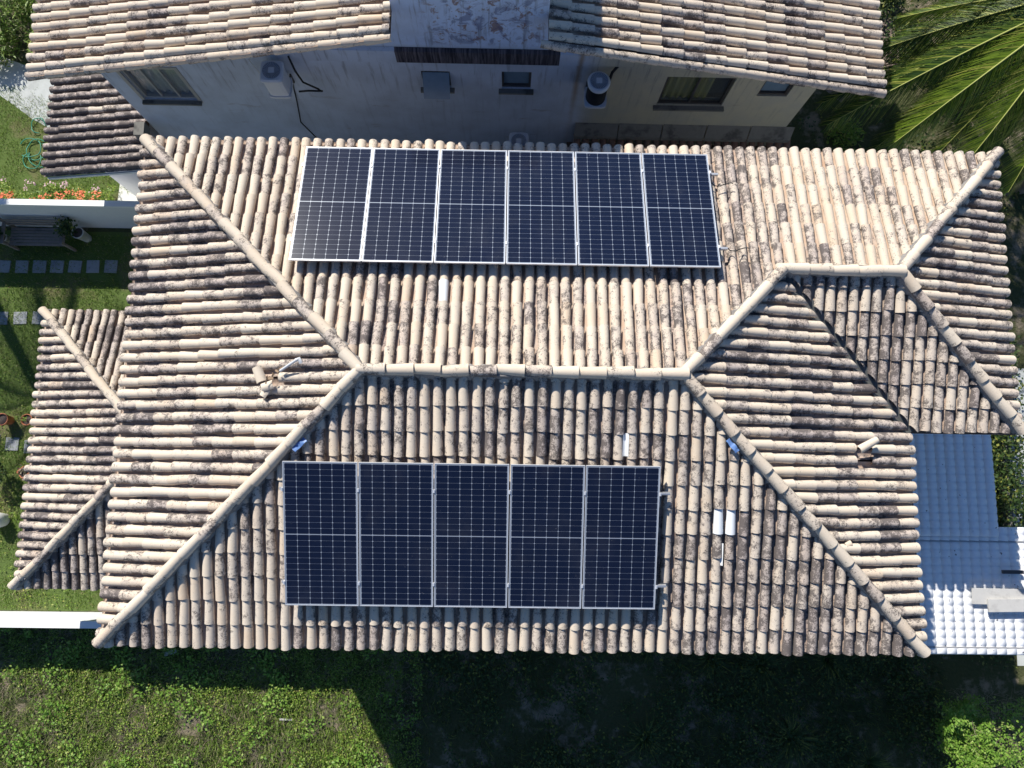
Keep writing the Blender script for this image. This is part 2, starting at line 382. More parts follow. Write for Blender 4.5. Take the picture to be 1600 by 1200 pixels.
CASES = []       # panel outlines in plan: no tile under them is singled out
class Tiles:
    """the cover tiles of one thing: the 300 that show largest become parts, the rest one part of kind stuff"""
    def __init__(s, parent, special=()):
        s.parent = parent; s.items = []; s.pv = []; s.pf = []; s.pu = []; s.ps = []; s.pa = []; s.special = list(special); s.bad = []
    def face(s, eave, e, u, slope, z0, width, run, anchor, pitch, expo, planes, lev=.35, spread=.33, drop=.104):
        e = np.array(e, float); u = np.array(u, float); c = 1 / math.sqrt(1 + slope * slope)
        E3 = Vector((e[0], e[1], 0)); U3 = Vector((u[0] * c, u[1] * c, slope * c)); N3 = E3.cross(U3)
        k0 = math.floor((-anchor) / pitch) ; k1 = math.ceil((width - anchor) / pitch); nj = math.ceil(run / c / expo) + 1
        for k in range(k0, k1 + 1):
            xa = anchor + k * pitch
            if xa < -.02 or xa > width + .02: continue
            ph = random.uniform(0, 6.28); colbias = random.gauss(0, .07); ej = random.uniform(-.015, .02)
            for j in range(nj):
                wob = .006 * math.sin(j * 1.1 + ph)
                for kind in (0, 1):
                    x = xa + (wob + random.uniform(-.005, .005) if kind == 0 else pitch / 2)
                    y = j * expo + (ej if kind == 0 else 0) + random.gauss(0, .007)
                    base = Vector((eave[0], eave[1], z0)) + E3 * x + U3 * y - N3 * drop
                    tmpl = COVER if kind == 0 else PAN
                    rot = Matrix.Rotation(random.gauss(0, .016) + (random.choice((-.07, .06)) if random.random() < .015 else 0), 4, 'Z') @ Matrix.Rotation(random.gauss(0, .03), 4, 'Y') @ Matrix.Rotation(random.gauss(0, .006), 4, 'X') if kind == 0 else Matrix.Identity(4)
                    Mx = Matrix(((E3.x, U3.x, N3.x, base.x), (E3.y, U3.y, N3.y, base.y), (E3.z, U3.z, N3.z, base.z), (0, 0, 0, 1))) @ rot
                    ctr = Mx @ Vector((0, .22, .06))
                    pl = planes(ctr) if callable(planes) else planes
                    ds = [a * ctr.x + b * ctr.y + cc for a, b, cc in pl]
                    if min(ds) < -.30: continue
                    if kind == 0 and any(math.hypot(ctr.x - q[0], ctr.y - q[1]) < q[2] for q in s.bad): continue
                    level = lev(ctr) if callable(lev) else lev
                    patch = .34 * mnoise.noise(Vector((ctr.x * .9, ctr.y * .9, 3.1))) + .28 * mnoise.noise(Vector((ctr.x * 2.3, ctr.y * 2.3, 9.7)))
                    lv = min(.98, max(0, random.choice((.10, .24, .34, .46, .78)) * spread / .33 * .62 + level - .13 + patch + colbias + random.gauss(0, .05)))
                    hue = max(0, min(1, random.gauss(.15, .18))) + (.6 if random.random() < .02 else 0)
                    var = (lv, hue, random.random())
                    whole = min(ds) > .32
                    if whole: geo = None
                    else:
                        wv = [Mx @ Vector(v) for v in tmpl[0]]
                        r = clip(wv, tmpl[1], tmpl[2], tmpl[3], pl)
                        if r is None: continue
                        if kind == 1: pass
                        geo = r
                    if kind == 1:
                        if geo is None: geo = ([Mx @ Vector(v) for v in PAN[0]], PAN[1], PAN[2], PAN[3])
                        s.addstuff('p', geo, var)
                    else: s.items.append((ctr, Mx, geo, var))
    def addstuff(s, which, geo, var):
        v, f, u, m = geo
        if which == 'p':
            n = len(s.pv); s.pv += v; s.pf += [tuple(i + n for i in q) for q in f]; s.pu += u; s.ps += m; s.pa += [var] * len(v)
    def finish(s, mat=None, limit=300, pan_mat=None):
        mat = mat or M['tile']; sc = []
        near = {min(range(len(s.items)), key=lambda i: math.hypot(s.items[i][0].x - q[0], s.items[i][0].y - q[1])): q for q in s.special}
        for idx, (ctr, Mx, geo, var) in enumerate(s.items):
            x, y, d = px(ctr); a = 1 / (d * d)
            if not (0 < x < 1600 and 0 < y < 1200): a *= .05
            if any(x0 < ctr.x < x1 and y0 < ctr.y < y1 for x0, x1, y0, y1 in CASES): a *= .04
            if geo is not None: a *= .5
            nrm = (Mx.to_3x3() @ Vector((0, 0, 1))).dot(Vector(CAM - np.array(ctr)).normalized()); a *= max(.1, nrm)
            sp = near.get(idx)
            if sp: a += 10
            sc.append((a, idx, sp))
        sc.sort(key=lambda t: -t[0])
        shared = to_mesh('tile', *COVER); shared.materials.append(mat); alt = {}
        v_, f_, u_, m_, a_ = [], [], [], [], []; seen = set()
        for rank, (a, idx, sp) in enumerate(sc):
            ctr, Mx, geo, var = s.items[idx]
            if rank < limit:
                if sp:
                    me = to_mesh('tile', *COVER) if geo is None else None
                    if me is None: v, f, u, m = geo; inv = Mx.inverted(); me = to_mesh('tile', [inv @ Vector(q) for q in v], f, u, m)
                    me.materials.append(M[sp[3]]); o = link('tile', me, s.parent, None, Mx); o['label'] = sp[4]
                elif geo is None: o = link('tile', shared, s.parent, None, Mx)
                else:
                    v, f, u, m = geo; inv = Mx.inverted(); me = to_mesh('tile', [inv @ Vector(q) for q in v], f, u, m); me.materials.append(mat); o = link('tile', me, s.parent, None, Mx)
                o['tile_var'] = var
            else:
                v, f, u, m = geo if geo else ([Mx @ Vector(q) for q in COVER[0]], COVER[1], COVER[2], COVER[3])
                n = len(v_); v_ += v; f_ += [tuple(i + n for i in q) for q in f]; u_ += u; m_ += m; a_ += [var] * len(v)
        if f_:
            me = to_mesh('cover_tiles', v_, f_, u_, m_, a_); me.materials.append(mat); o = link('cover_tiles', me, s.parent); o['kind'] = 'stuff'
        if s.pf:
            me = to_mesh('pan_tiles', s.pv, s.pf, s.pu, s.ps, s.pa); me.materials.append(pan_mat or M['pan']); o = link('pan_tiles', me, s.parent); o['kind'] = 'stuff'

CAPMESH = {}
def ridge_caps(parent, p, q, step=.385, lev=.3, start=0., lift=.0, mat=None):
    """cap tiles laid from the low end p up to the high end q, with a mortar bed"""
    p = Vector(p); q = Vector(q); d = (q - p); L = d.length; d.normalize()
    side = Vector((d.y, -d.x, 0)).normalized(); up = side.cross(d)
    mat = mat or M['tile']
    if mat.name not in CAPMESH: me = to_mesh('ridge_tile', *CAP); me.materials.append(mat); CAPMESH[mat.name] = me
    n = int((L - start) / step)
    step = (L - start - .40) / max(1, n - 1)
    for i in range(n):
        b = p + d * (start + i * step) + up * lift
        Mx = Matrix(((side.x, d.x, up.x, b.x), (side.y, d.y, up.y, b.y), (side.z, d.z, up.z, b.z), (0, 0, 0, 1))) @ Matrix.Rotation(random.gauss(0, .028), 4, 'Z') @ Matrix.Rotation(random.gauss(0, .012), 4, 'X') @ Matrix.Translation((random.gauss(0, .007), random.gauss(0, .008), random.gauss(0, .004)))
        o = link('ridge_tile', CAPMESH[mat.name], parent, None, Mx)
        o['tile_var'] = (max(0, lev + .12 + random.choice((-.3, -.15, 0, .15, .4)) + random.gauss(0, .05)), max(0, random.gauss(.2, .15)), random.random())
    # mortar: lumpy strip under the caps
    mb = MB(); m = int(L / .06); vs = []
    for i in range(m + 1):
        b = p + d * (start + .05 + (L - start - .08) * i / m)
        w = [.092 + random.uniform(-.015, .045) for _ in range(2)]
        vs += [b - side * w[0] - up * .10, b - side * .078 + up * (lift + .022 + random.uniform(-.012, .016)), b + side * .078 + up * (lift + .022 + random.uniform(-.012, .016)), b + side * w[1] - up * .10]
    fs = [(i * 4 + k, i * 4 + k + 1, i * 4 + k + 5, i * 4 + k + 4) for i in range(m) for k in range(3)] + [(0, 3, 2, 1), (m * 4, m * 4 + 1, m * 4 + 2, m * 4 + 3)]
    mb.add(vs, fs, False); mb.build('mortar_bed', M['mortar'], parent)

# ------------------------------------------------------------------ main house
ZE = 6.5; zr = 1.1543; L = 4.9109; yC = 1.843; hS, hN, hW, hE = 4.3509, 4.2939, 4.2541, 4.1481; hE2, hS2 = 2.2986, 2.5879
xC = L + hE * yC / hN; xD = xC + 1.924; zc = zr * (1 - yC / hN)
SW = (-hW, -hS); SE = (L + hE, -hS); NW = (-hW, hN); NE = (xD + hE2, hN); A = (0, 0); B = (L, 0); C = (xC, yC); D = (xD, yC)
SE2 = (xD + hE2, yC - hS2); V = (L + hE, yC - hS2)
tS, tN, tW, tE = zr / hS, zr / hN, zr / hW, zr / hE; tE2, tS2 = zc / hE2, zc / hS2

house = empty('house', (2.5, 0, 0), 'two storey house with a cream hipped clay tile roof carrying both rows of solar panels', 'house')
# solar array geometry (needed by the tile picker)
PW, PL, PG, PT = 1.134, 2.278, .02, .035
arrays = dict(lower=(-1.1661, 1.406, -1, 5, .1517), upper=(-1.277, 1.8225, 1, 6, .1517))
for bx, bs, sd_, n, hp in arrays.values():
    t = zr / (hS if sd_ < 0 else hN); c = 1 / math.sqrt(1 + t * t)
    y0, y1 = sorted((sd_ * bs * c, sd_ * (bs + PL) * c)); CASES.append((bx, bx + n * (PW + PG), y0 + .0, y1))
T = Tiles(house, [
    (1.25, 1.42, .16, 'white_tile', 'new white replacement tile'), (5.54, -2.26, .11, 'white_tile', 'new white replacement tile'), (5.73, -2.26, .11, 'white_tile', 'new white replacement tile')])
T.bad = [(-1.55, -.12, .13), (-1.30, .02, .10), (8.10, -1.07, .17)]
K = .045
def lev_n(p): return .30 + .10 * max(0, min(1, (p.x - 3) / 2)) * max(0, min(1, (8.5 - p.x) / 2)) - (.06 if p.x < -1.2 else 0)
def lev_s(p): return .45 + .05 * max(-1, min(1, (p.x - 3) / 3)) - .16 * max(0, min(1, (-p.x - .2) / 2.5))
def lev_w(p): return .42 + .12 * max(-1, min(1, p.y / 2))
def lev_e(p): return .36 + .15 * mnoise.noise(p * .6) + (.06 if p.y > -1 else -.08)
# anchors: distance along the eave of one known tile row
T.face(SW, (1, 0), (0, 1), tS, ZE, SE[0] - SW[0], hS, 2.37 - SW[0] - 33 * .2007 + .0, .2007, .395, [line(SW, A, K), line(B, SE, K), line(A, B, .03)][:0] + [line(SW, A, K), line(B, SE, K), (0, -1, -.035)], lev_s)
def north_planes(p):
    if p.x < L: return [line(A, NW, K), (0, 1, -.035), line(NE, D, K)]
    if p.x < xC: return [line(A, NW, K), line(C, B, K), line(NE, D, K)]
    return [(0, 1, -yC - .035), line(NE, D, K)]
T.face(NE, (-1, 0), (0, -1), tN, ZE, NE[0] - NW[0], hN, .10, .1965, .402, north_planes, lev_n)
T.face(NW, (0, -1), (1, 0), tW, ZE, NW[1] - SW[1], hW, .12, .2025, .375, [line(NW, A, K), line(A, SW, K)], lev_w)
T.face(SE, (0, 1), (-1, 0), tE, ZE, 6.3, hE, .11, .2005, .395, [line(SE, B, K), line(B, C, K), line(C, V, .03)], lev_e)
T.face((V[0] - 2.4, V[1]), (1, 0), (0, 1), tS2, ZE, SE2[0] - V[0] + 2.4, hS2, .10, .1945, .40, [line(V, C, .05), line(D, SE2, K), (0, -1, yC - .035)], .56)
T.face(SE2, (0, 1), (-1, 0), tE2, ZE, NE[1] - SE2[1], hE2, .1, .1965, .39, [line(SE2, D, K), line(D, NE, K)], .45)
T.finish()

def up3(p, z): return (p[0], p[1], z)
def along(p, q, f): return tuple(p[i] + (q[i] - p[i]) * f for i in range(3))
for lo, hi, zl, zh, st in ((SW, A, ZE, ZE + zr, .12), (SE, B, ZE, ZE + zr, .12), (NW, A, ZE, ZE + zr, .16), (C, B, ZE + zc, ZE + zr, 0), (NE, D, ZE, ZE + zc, .06), (SE2, D, ZE, ZE + zc, .05), (B, A, ZE + zr, ZE + zr, -.05), (D, C, ZE + zc, ZE + zc, -.05)):
    ridge_caps(house, up3(lo, zl), up3(hi, zh), lev=.18, start=st, lift=-.005)
wp = to_mesh('white_pan', *pan_template(.062, .03, .40)); wp.materials.append(M['white_tile'])
for wx, wy in ((5.625, -2.92), (4.07, -1.24)):
    o = link('pan_tile', wp, house, None, Matrix.Translation((wx, wy, ZE + zr * (1 + wy / hS) - .062)) @ Matrix.Rotation(math.atan(tS), 4, 'X') @ Matrix.Diagonal((.75, .9, 1, 1))); o['label'] = 'white replacement pan tile showing between two rows'
# deck under the tiles, soffit
mb = MB(); dz = -.165
P3 = {k: (*v, z + dz) for k, v, z in (('SW', SW, ZE), ('SE', SE, ZE), ('NW', NW, ZE), ('NE', NE, ZE), ('A', A, ZE + zr), ('B', B, ZE + zr), ('C', C, ZE + zc), ('D', D, ZE + zc), ('SE2', SE2, ZE), ('V', V, ZE))}
ks = list(P3); vv = [P3[k] for k in ks]; ix = {k: i for i, k in enumerate(ks)}
mb.add(vv, [tuple(ix[k] for k in f) for f in (('SW', 'SE', 'B', 'A'), ('NE', 'NW', 'A', 'B', 'C', 'D'), ('NW', 'SW', 'A'), ('SE', 'V', 'C', 'B'), ('V', 'SE2', 'D', 'C'), ('SE2', 'NE', 'D'))])
low = [(v[0] * .999, v[1] * .999, ZE - .26) for v in (P3['SW'], P3['SE'], P3['V'], P3['SE2'], P3['NE'], P3['NW'])]
mb.add(low, [tuple(reversed(range(6)))])
rim = [P3[k] for k in ('SW', 'SE', 'V', 'SE2', 'NE', 'NW')]
mb.add(rim + low, [(i, i + 6, (i + 1) % 6 + 6, (i + 1) % 6) for i in range(6)])
mb.build('roof_deck', M['deck'], house)
# valley flashing
mb = MB(); a = Vector((*V, ZE - .13)); b = Vector((*C, ZE + zc - .13)); sdv = Vector((b.y - a.y, a.x - b.x, 0)).normalized() * .11
mb.add([a - sdv + Vector((0, 0, .05)), a, a + sdv + Vector((0, 0, .05)), b - sdv + Vector((0, 0, .05)), b, b + sdv + Vector((0, 0, .05))], [(0, 1, 4, 3), (1, 2, 5, 4)])
mb.build('valley_flashing', M['valley'], house)
wall_xy = [(-3.15, -3.75), (8.35, -3.75), (8.35, -.15), (10.25, -.15), (10.25, 3.6), (-3.15, 3.6)]
for i in range(6):
    p, q = Vector((*wall_xy[i], 0)), Vector((*wall_xy[(i + 1) % 6], 0)); d = q - p
    mb = MB(); n = Vector((-d.y, d.x, 0)).normalized() * .15
    zz = Vector((0, 0, ZE - .27))
    mb.add([p, q, q + n, p + n, p + zz, q + zz, q + n + zz, p + n + zz], [(0, 1, 5, 4), (3, 7, 6, 2), (4, 5, 6, 7), (0, 4, 7, 3), (1, 2, 6, 5)])
    mb.build('wall', M['white_wall'], house)

# ------------------------------------------------------------------ porch on the west side
porch = empty('veranda', (-6.2, -1, 0), 'low veranda with a weathered hipped tile roof on the west side of the house', 'veranda')
ZP = 2.6; PX0 = -8.24; PY0, PY1 = -4.06, 2.08; hp_ = (PY1 - PY0) / 2; zp = .277 * hp_; PA = (PX0 + hp_, (PY0 + PY1) / 2)
TP = Tiles(porch); XE = -3.3
pSW, pNW = (PX0, PY0), (PX0, PY1)
TP.face(pNW, (0, -1), (1, 0), .277, ZP, PY1 - PY0, hp_, .13, .203, .375, [line(pNW, PA, K), line(PA, pSW, K)], .58)
TP.face((XE, PY1), (-1, 0), (0, -1), .277, ZP, XE - PX0, hp_, .1, .19, .40, [line(PA, pNW, K), (0, 1, -PA[1] - .03)], .55)
TP.face(pSW, (1, 0), (0, 1), .277, ZP, XE - PX0, hp_, .12, .20, .395, [line(pSW, PA, K), (0, -1, PA[1] - .03)], .58)
TP.finish()
for lo in (pSW, pNW): ridge_caps(porch, up3(lo, ZP), up3(PA, ZP + zp), lev=.25, start=.08)
ridge_caps(porch, (XE, PA[1], ZP + zp), up3(PA, ZP + zp), lev=.3)
mb = MB()
mb.add([(PX0, PY0, ZP + dz), (PX0, PY1, ZP + dz), (*PA, ZP + zp + dz), (XE, PY0, ZP + dz), (XE, PY1, ZP + dz), (XE, PA[1], ZP + zp + dz)], [(0, 2, 1), (0, 3, 5, 2), (4, 1, 2, 5)])
mb.box(((PX0 + XE) / 2, (PY0 + PY1) / 2, ZP - .23), (XE - PX0 - .02, PY1 - PY0 - .02, .08)); mb.build('roof_deck', M['deck'], porch)
for x, y in ((-7.7, -3.5), (-7.7, -1), (-7.7, 1.5)):
    mb = MB(); mb.box((x, y, (ZP - .27) / 2), (.22, .22, ZP - .27)); mb.build('pillar', M['white_wall'], porch, .01)

# ------------------------------------------------------------------ solar panels and rails
def slope_frame(sd_):
    t = zr / (hS if sd_ < 0 else hN); c = 1 / math.sqrt(1 + t * t)
    e = Vector((1, 0, 0)) if sd_ < 0 else Vector((-1, 0, 0)); u = Vector((0, -sd_ * c, t * c)); n = e.cross(u)
    return e, u, n, c, t
def solar_meshes():
    fw, fh = PW, PL; mb = MB(); w = .009
    for x0, x1, y0, y1 in ((0, w, 0, fh), (fw - w, fw, 0, fh), (w, fw - w, 0, w), (w, fw - w, fh - w, fh)):
        mb.box(((x0 + x1) / 2, (y0 + y1) / 2, -PT / 2), (x1 - x0, y1 - y0, PT))
    fr = mb.mesh('frame'); fr.materials.append(M['alu'])
    mb = MB(); mb.box((fw / 2, fh / 2, -.010), (fw - 2 * w - .001, fh - 2 * w - .001, .010)); bs_ = mb.mesh('backsheet'); bs_.materials.append(M['backsheet'])
    nx, ny = 6, 12; mgx = .018; mid = .014; gx = .0038; gy = .0022
    cw = (fw - 2 * w - 2 * mgx + 0 - (nx - 1) * gx) / nx; chh = ((fh - 2 * w - 2 * .018 - mid) / 2 - (ny - 1) * gy) / ny
    k = .010; x, y = cw / 2, chh / 2; z = .0006
    vs = [(-x + k, -y, z), (x - k, -y, z), (x, -y + k, z), (x, y - k, z), (x - k, y, z), (-x + k, y, z), (-x, y - k, z), (-x, -y + k, z)]
    ce = to_mesh('solar_cell', vs + [(v[0], v[1], -.0002) for v in vs], [tuple(range(8))] + [(i, i + 8, (i + 1) % 8 + 8, (i + 1) % 8) for i in range(8)], [((v[0] + x) / cw, (v[1] + y) / chh) for v in vs] * 2, [False] * 9)
    ce.materials.append(M['cell'])
    pos = []
    for h in range(2):
        for j in range(ny):
            for i in range(nx):
                pos.append((w + mgx + cw / 2 + i * (cw + gx), w + .018 + chh / 2 + j * (chh + gy) + h * (ny * chh + (ny - 1) * gy + mid)))
    return fr, bs_, ce, pos
fr_me, bs_me, ce_me, cpos = solar_meshes()
ordn = ['leftmost', 'second', 'third', 'fourth', 'fifth', 'sixth']
for nm, (bx, bs, sd_, n, hp) in arrays.items():
    e, u, nn, c, t = slope_frame(sd_)
    low_y = sd_ * (bs + PL) * c; 
    for i in range(n):
        xl = bx + i * (PW + PG) + (0 if sd_ < 0 else PW)
        # panel-local origin: low-slope end
        s = bs + PL
        o_ = Vector((xl, sd_ * s * c + sd_ * hp * t * c, ZE + zr - s * t * c + hp * c))
        Mx = Matrix(((e.x, u.x, nn.x, o_.x), (e.y, u.y, nn.y, o_.y), (e.z, u.z, nn.z, o_.z), (0, 0, 0, 1))) @ Matrix.Rotation(random.uniform(-.001, .001), 4, 'Z')
        which = {0: 'leftmost', n - 1: 'rightmost'}.get(i, ordn[i] + ' from the left')
        lab = f"{which} solar panel of the " + ("upper row of six on the north slope" if sd_ > 0 else "lower row of five on the south slope")
        P = bpy.data.objects.new('solar_panel', None); COL.objects.link(P); P.matrix_basis = Mx; P.empty_display_size = .3
        tag(P, lab, 'solar panel', 'solar panels of the upper row' if sd_ > 0 else 'solar panels of the lower row')
        link('frame', fr_me, P, None, Mx); bsh = link('backsheet', bs_me, P, None, Mx)
        for cx_, cy_ in cpos:
            q = bpy.data.objects.new('solar_cell', ce_me); COL.objects.link(q); q.parent = bsh; q.location = (cx_, cy_, -.0052)
    # rails
    width = n * PW + (n - 1) * PG
    for ri, fy in enumerate((.19, .84) if sd_ < 0 else (.83, .17)):
        s = bs + PL * fy
        def pt(x, h): return Vector((x, sd_ * s * c + sd_ * h * t * c, ZE + zr - s * t * c + h * c))
        x0, x1 = bx - (.06 if sd_ < 0 else .02), bx + width + (.17 if sd_ < 0 else .16)
        a_, b_ = pt(x0, hp - PT - .022), pt(x1, hp - PT - .022)
        nmr = ('upper' if fy < .5 else 'lower') + (' mounting rail under the lower row of panels' if sd_ < 0 else ' mounting rail under the upper row of panels')
        if sd_ > 0: nmr = ('upper' if fy > .5 else 'lower') + ' mounting rail under the upper row of panels'
        rl = bpy.data.objects.new('mounting_rail', None); COL.objects.link(rl); rl.location = a_; tag(rl, 'aluminium ' + nmr, 'rail', 'rails under the solar panels')
        Rm = Matrix(((1, 0, 0), (0, u.y * 1 if sd_ < 0 else -u.y, nn.y), (0, u.z if sd_ < 0 else -u.z, nn.z)))
        mb = MB(); mid_ = (a_ + b_) / 2; mb.box(mid_, (x1 - x0, .04, .042), M=Rm); mb.box(mid_ + nn * .0225, (x1 - x0, .012, .004), M=Rm); mb.build('bar', M['rail'], rl)
        for i in range(n + 1):
            xx = bx + i * (PW + PG) - PG / 2 if 0 < i < n else (bx - .012 if i == 0 else bx + width + .012)
            mb = MB(); cpt = pt(xx, hp - .010); mb.box(cpt, (.022, .05, .045), M=Rm)
            if 0 < i < n: mb.box(pt(xx, hp + .005), (.036, .05, .005), M=Rm)
            else: mb.box(pt(xx + (.0 if i else 0), hp + .005), (.03, .05, .005), M=Rm)
            mb.build('clamp', M['alu'], rl)
        for i in range(0, n + 1, 1):
            xx = bx + .25 + i * (width - .4) / n; q_ = pt(xx, hp - .085)
            mb = MB(); mb.box(q_, (.03, .03, .09), M=Rm); mb.build('roof_hook', M['rail'], rl)
# black cables looping out of the upper row
for (x, y, lab) in ((5.78, 3.42, 'black cable looping out beside the upper right corner of the upper row of panels'), (5.90, 2.16, 'black cable looping out beside the lower right corner of the upper row of panels')):
    z = ZE + zr - tN * y; pts = []
    for i in range(14):
        f = i / 13; xx = x - .25 + .5 * f; pts.append((xx, y + .03 * math.sin(f * 9), z + .045 + .055 * abs(math.sin((f) * 2.5 * math.pi))))
    mb = MB(); mb.tube(pts, .009, 6); tag(mb.build('cable', M['cable']), lab, 'cable')

# ------------------------------------------------------------------ things lying on the roof
def roofz(x, y):
    cands = []
    if x < 0 or True:
        zS, zN, zW, zE = zr * (1 + y / hS), zr * (1 - y / hN), zr * (1 + x / hW), zr * (1 - (x - L) / hE)
    return ZE + min(zS, zN, zW, zE)
def loose(Mx, name, lab, cat, mat='tile', lev=.15):
    me = to_mesh(name, *tile_template(nl=2, thick=.013)); me.materials.append(M[mat]); o = link(name, me, None, None, Mx); o['tile_var'] = (lev, .1, random.random()); return tag(o, lab, cat)
lt = Matrix.Translation((7.93, -1.07, roofz(7.93, -1.07) + .02)) @ Matrix.Rotation(math.radians(-62), 4, 'Z') @ Matrix.Rotation(math.radians(-4), 4, 'X')
loose(lt @ Matrix.Diagonal((.82, .82, .82, 1)), 'loose_tile', 'loose cream tile lying askew across the east slope, out of its row', 'roof tile')
# torn debris by the broken tiles
deb = empty('broken_pipe', (-1.3, 0, roofz(-1.3, 0)), 'grey plastic pipe with torn brown wrapping lying over broken tiles on the west slope', 'pipe')
z0 = roofz(-1.3, 0) + .06
mb = MB(); mb.tube([(-1.30, .0, z0 + .0), (-1.14, .09, z0 + .07), (-1.02, .155, z0 + .12)], .022, 10); mb.tube([(-1.03, .15, z0 + .12), (-.985, .175, z0 + .13), (-.955, .11, z0 + .10)], .032, 10); mb.build('tube', M['pipe_grey'], deb)
mb = MB()
for i in range(9):
    c_ = Vector((-1.50 + .028 * i + random.uniform(-.02, .02), -.15 + .024 * i + random.uniform(-.02, .02), z0 + .0 + random.uniform(-.02, .035)))
    mb.box(c_, (random.uniform(.04, .09), random.uniform(.02, .045), .006), M=Matrix.Rotation(random.uniform(0, 3), 3, Vector((random.random(), random.random(), 1)).normalized()))
mb.build('torn_wrapping', M['debris'], deb)
shards = []
for k, (x, y, r, s) in enumerate(((-1.62, -.16, .4, .55), (-1.42, -.20, 1.9, .40), (-1.52, -.27, 2.6, .30))):
    t_ = tile_template(.085, .078, .46 * s, 6, .0, .013, 60 if k else 78, 1); me = to_mesh('tile_shard', *t_); me.materials.append(M['tile'])
    o = link('tile_shard', me, None, None, Matrix.Translation((x, y, roofz(x, y) + (.0, .02, .0)[k])) @ Matrix.Rotation(r, 4, 'Z') @ Matrix.Rotation(.2 * k, 4, 'Y')); o['tile_var'] = (.1, .1, .3 * k)
    tag(o, ('large broken half tile beside the torn pipe wrapping', 'curved tile shard right under the grey pipe', 'smallest tile shard below the broken tiles')[k], 'tile shard', 'broken tile pieces on the west slope')
me = to_mesh('chip', *tile_template(.07, .06, .10, 5, 0, .012, 50, 1)); me.materials.append(M['tile']); o = link('tile_shard', me, None, None, Matrix.Translation((7.75, -2.55, roofz(7.75, -2.55) - .05)) @ Matrix.Rotation(2, 4, 'Z')); o['tile_var'] = (.1, .4, .5)
tag(o, 'small tile chip lying in a gutter of the east slope near the lower right hip', 'tile shard')
for (x, y, rz, lab) in ((-.93, -1.14, .8, 'blue plastic scrap tucked under the left hip above the lower panel row'), (5.70, -1.06, -.9, 'blue plastic scrap tucked under the right hip')):
    mb = MB(); z = roofz(x, y) + .035; n_ = 6; vs = []
    for i in range(n_ + 1):
        for j in range(3):
            p_ = Vector(((i / n_ - .5) * .24, (j - 1) * .04, .02 * random.random() + .02 * math.sin(i * 1.7 + j))); vs.append(Matrix.Rotation(rz, 3, 'Z') @ p_ + Vector((x, y, z)))
    mb.add(vs, [(i * 3 + j, i * 3 + j + 1, i * 3 + j + 4, i * 3 + j + 3) for i in range(n_) for j in range(2)], True)
    tag(mb.build('plastic_scrap', M['blue_bag']), lab, 'plastic scrap')

# ------------------------------------------------------------------ neighbour's house
nb = empty('neighbour_house', (1.2, 7.5, 0), 'white two storey house behind, gabled tile roof, stained tower wall and shaded side wall', 'house')
YW = 6.2; NX0, NX1 = -5.86, 8.32; AX = 1.25; VY = 5.72
def nz(x): return 6.1 + .2 * (x + 6.7) if x < AX else 6.1 + .2 * (9.2 - x)
YB = 15.3
TN = Tiles(nb); TX0, TX1 = .18, 2.84
nlen = AX + 6.7; nr_ = 9.2 - AX
TN.face((-6.7, YB), (0, -1), (1, 0), .2, 6.1, YB - VY, nlen, (YB - VY - .07) % .2, .2, .405, [(-1, 0, TX0)], .28)
TN.face((9.2, VY), (0, 1), (-1, 0), .2, 6.1, YB - VY, nr_, .09, .2, .405, [(1, 0, -TX1)], .30)
TN.finish()
# verge tiles hung along the gable edge
for side in (0, 1):
    n_ = 17 if side == 0 else 16
    for i in range(n_):
        if side == 0: x = -6.72 + i * .405; d = Vector((1, 0, .2)).normalized(); s_ = Vector((0, -1, 0))
        else: x = 9.22 - i * .405; d = Vector((-1, 0, .2)).normalized(); s_ = Vector((0, 1, 0))
        if (side == 0 and x + .4 > TX0 + .1) or (side == 1 and x - .4 < TX1 - .1): continue
        up = s_.cross(d); b = Vector((x, VY - .055, nz(x) - .155))
        Mx = Matrix(((s_.x, d.x, up.x, b.x), (s_.y, d.y, up.y, b.y), (s_.z, d.z, up.z, b.z), (0, 0, 0, 1))) @ Matrix.Rotation(math.radians(52 if side == 0 else -52), 4, 'Y')
        me = CAPMESH.get('verge')
        if me is None: me = to_mesh('verge_tile', *COVER); me.materials.append(M['tile']); CAPMESH['verge'] = me
        o = link('verge_tile', me, nb, None, Mx); o['tile_var'] = (.45 + random.uniform(-.2, .25), .3, random.random())
def gable(x0, x1, y0, y1, zb, inset, name, mat, holes=()):
    mb = MB(); xs = sorted({x0, x1, *([AX] if x0 < AX < x1 else []), *[h[0] for h in holes], *[h[1] for h in holes]})
    zs_h = sorted({h for hh in holes for h in (hh[2], hh[3])})
    for i in range(len(xs) - 1):
        a, b = xs[i], xs[i + 1]; cuts = [(zb, None)]
        hh = [h for h in holes if h[0] <= a + 1e-6 and h[1] >= b - 1e-6]
        segs = []
        if hh: h = hh[0]; segs = [((zb, zb), (h[2], h[2])), ((h[3], h[3]), (nz(a) - inset, nz(b) - inset))]
        else: segs = [((zb, zb), (nz(a) - inset, nz(b) - inset))]
        for (l0, l1), (u0, u1) in segs:
            vs = [(a, y0, l0), (b, y0, l1), (b, y0, u1), (a, y0, u0), (a, y1, l0), (b, y1, l1), (b, y1, u1), (a, y1, u0)]
            mb.add(vs, [(0, 1, 2, 3), (7, 6, 5, 4), (3, 2, 6, 7), (0, 4, 5, 1), (0, 3, 7, 4), (1, 5, 6, 2)])
    return mb.build(name, mat, nb)
wins = [(-5.44, -4.33, 4.27, 5.40), (5.27, 6.63, 4.44, 5.48), (.47, 1.03, 4.95, 5.51), (2.04, 2.62, 4.95, 5.54), (7.22, 7.84, 4.86, 5.40)]
gable(NX0, NX1, YW, YW + .2, 0, .20, 'wall', M['stained_wall'], wins)
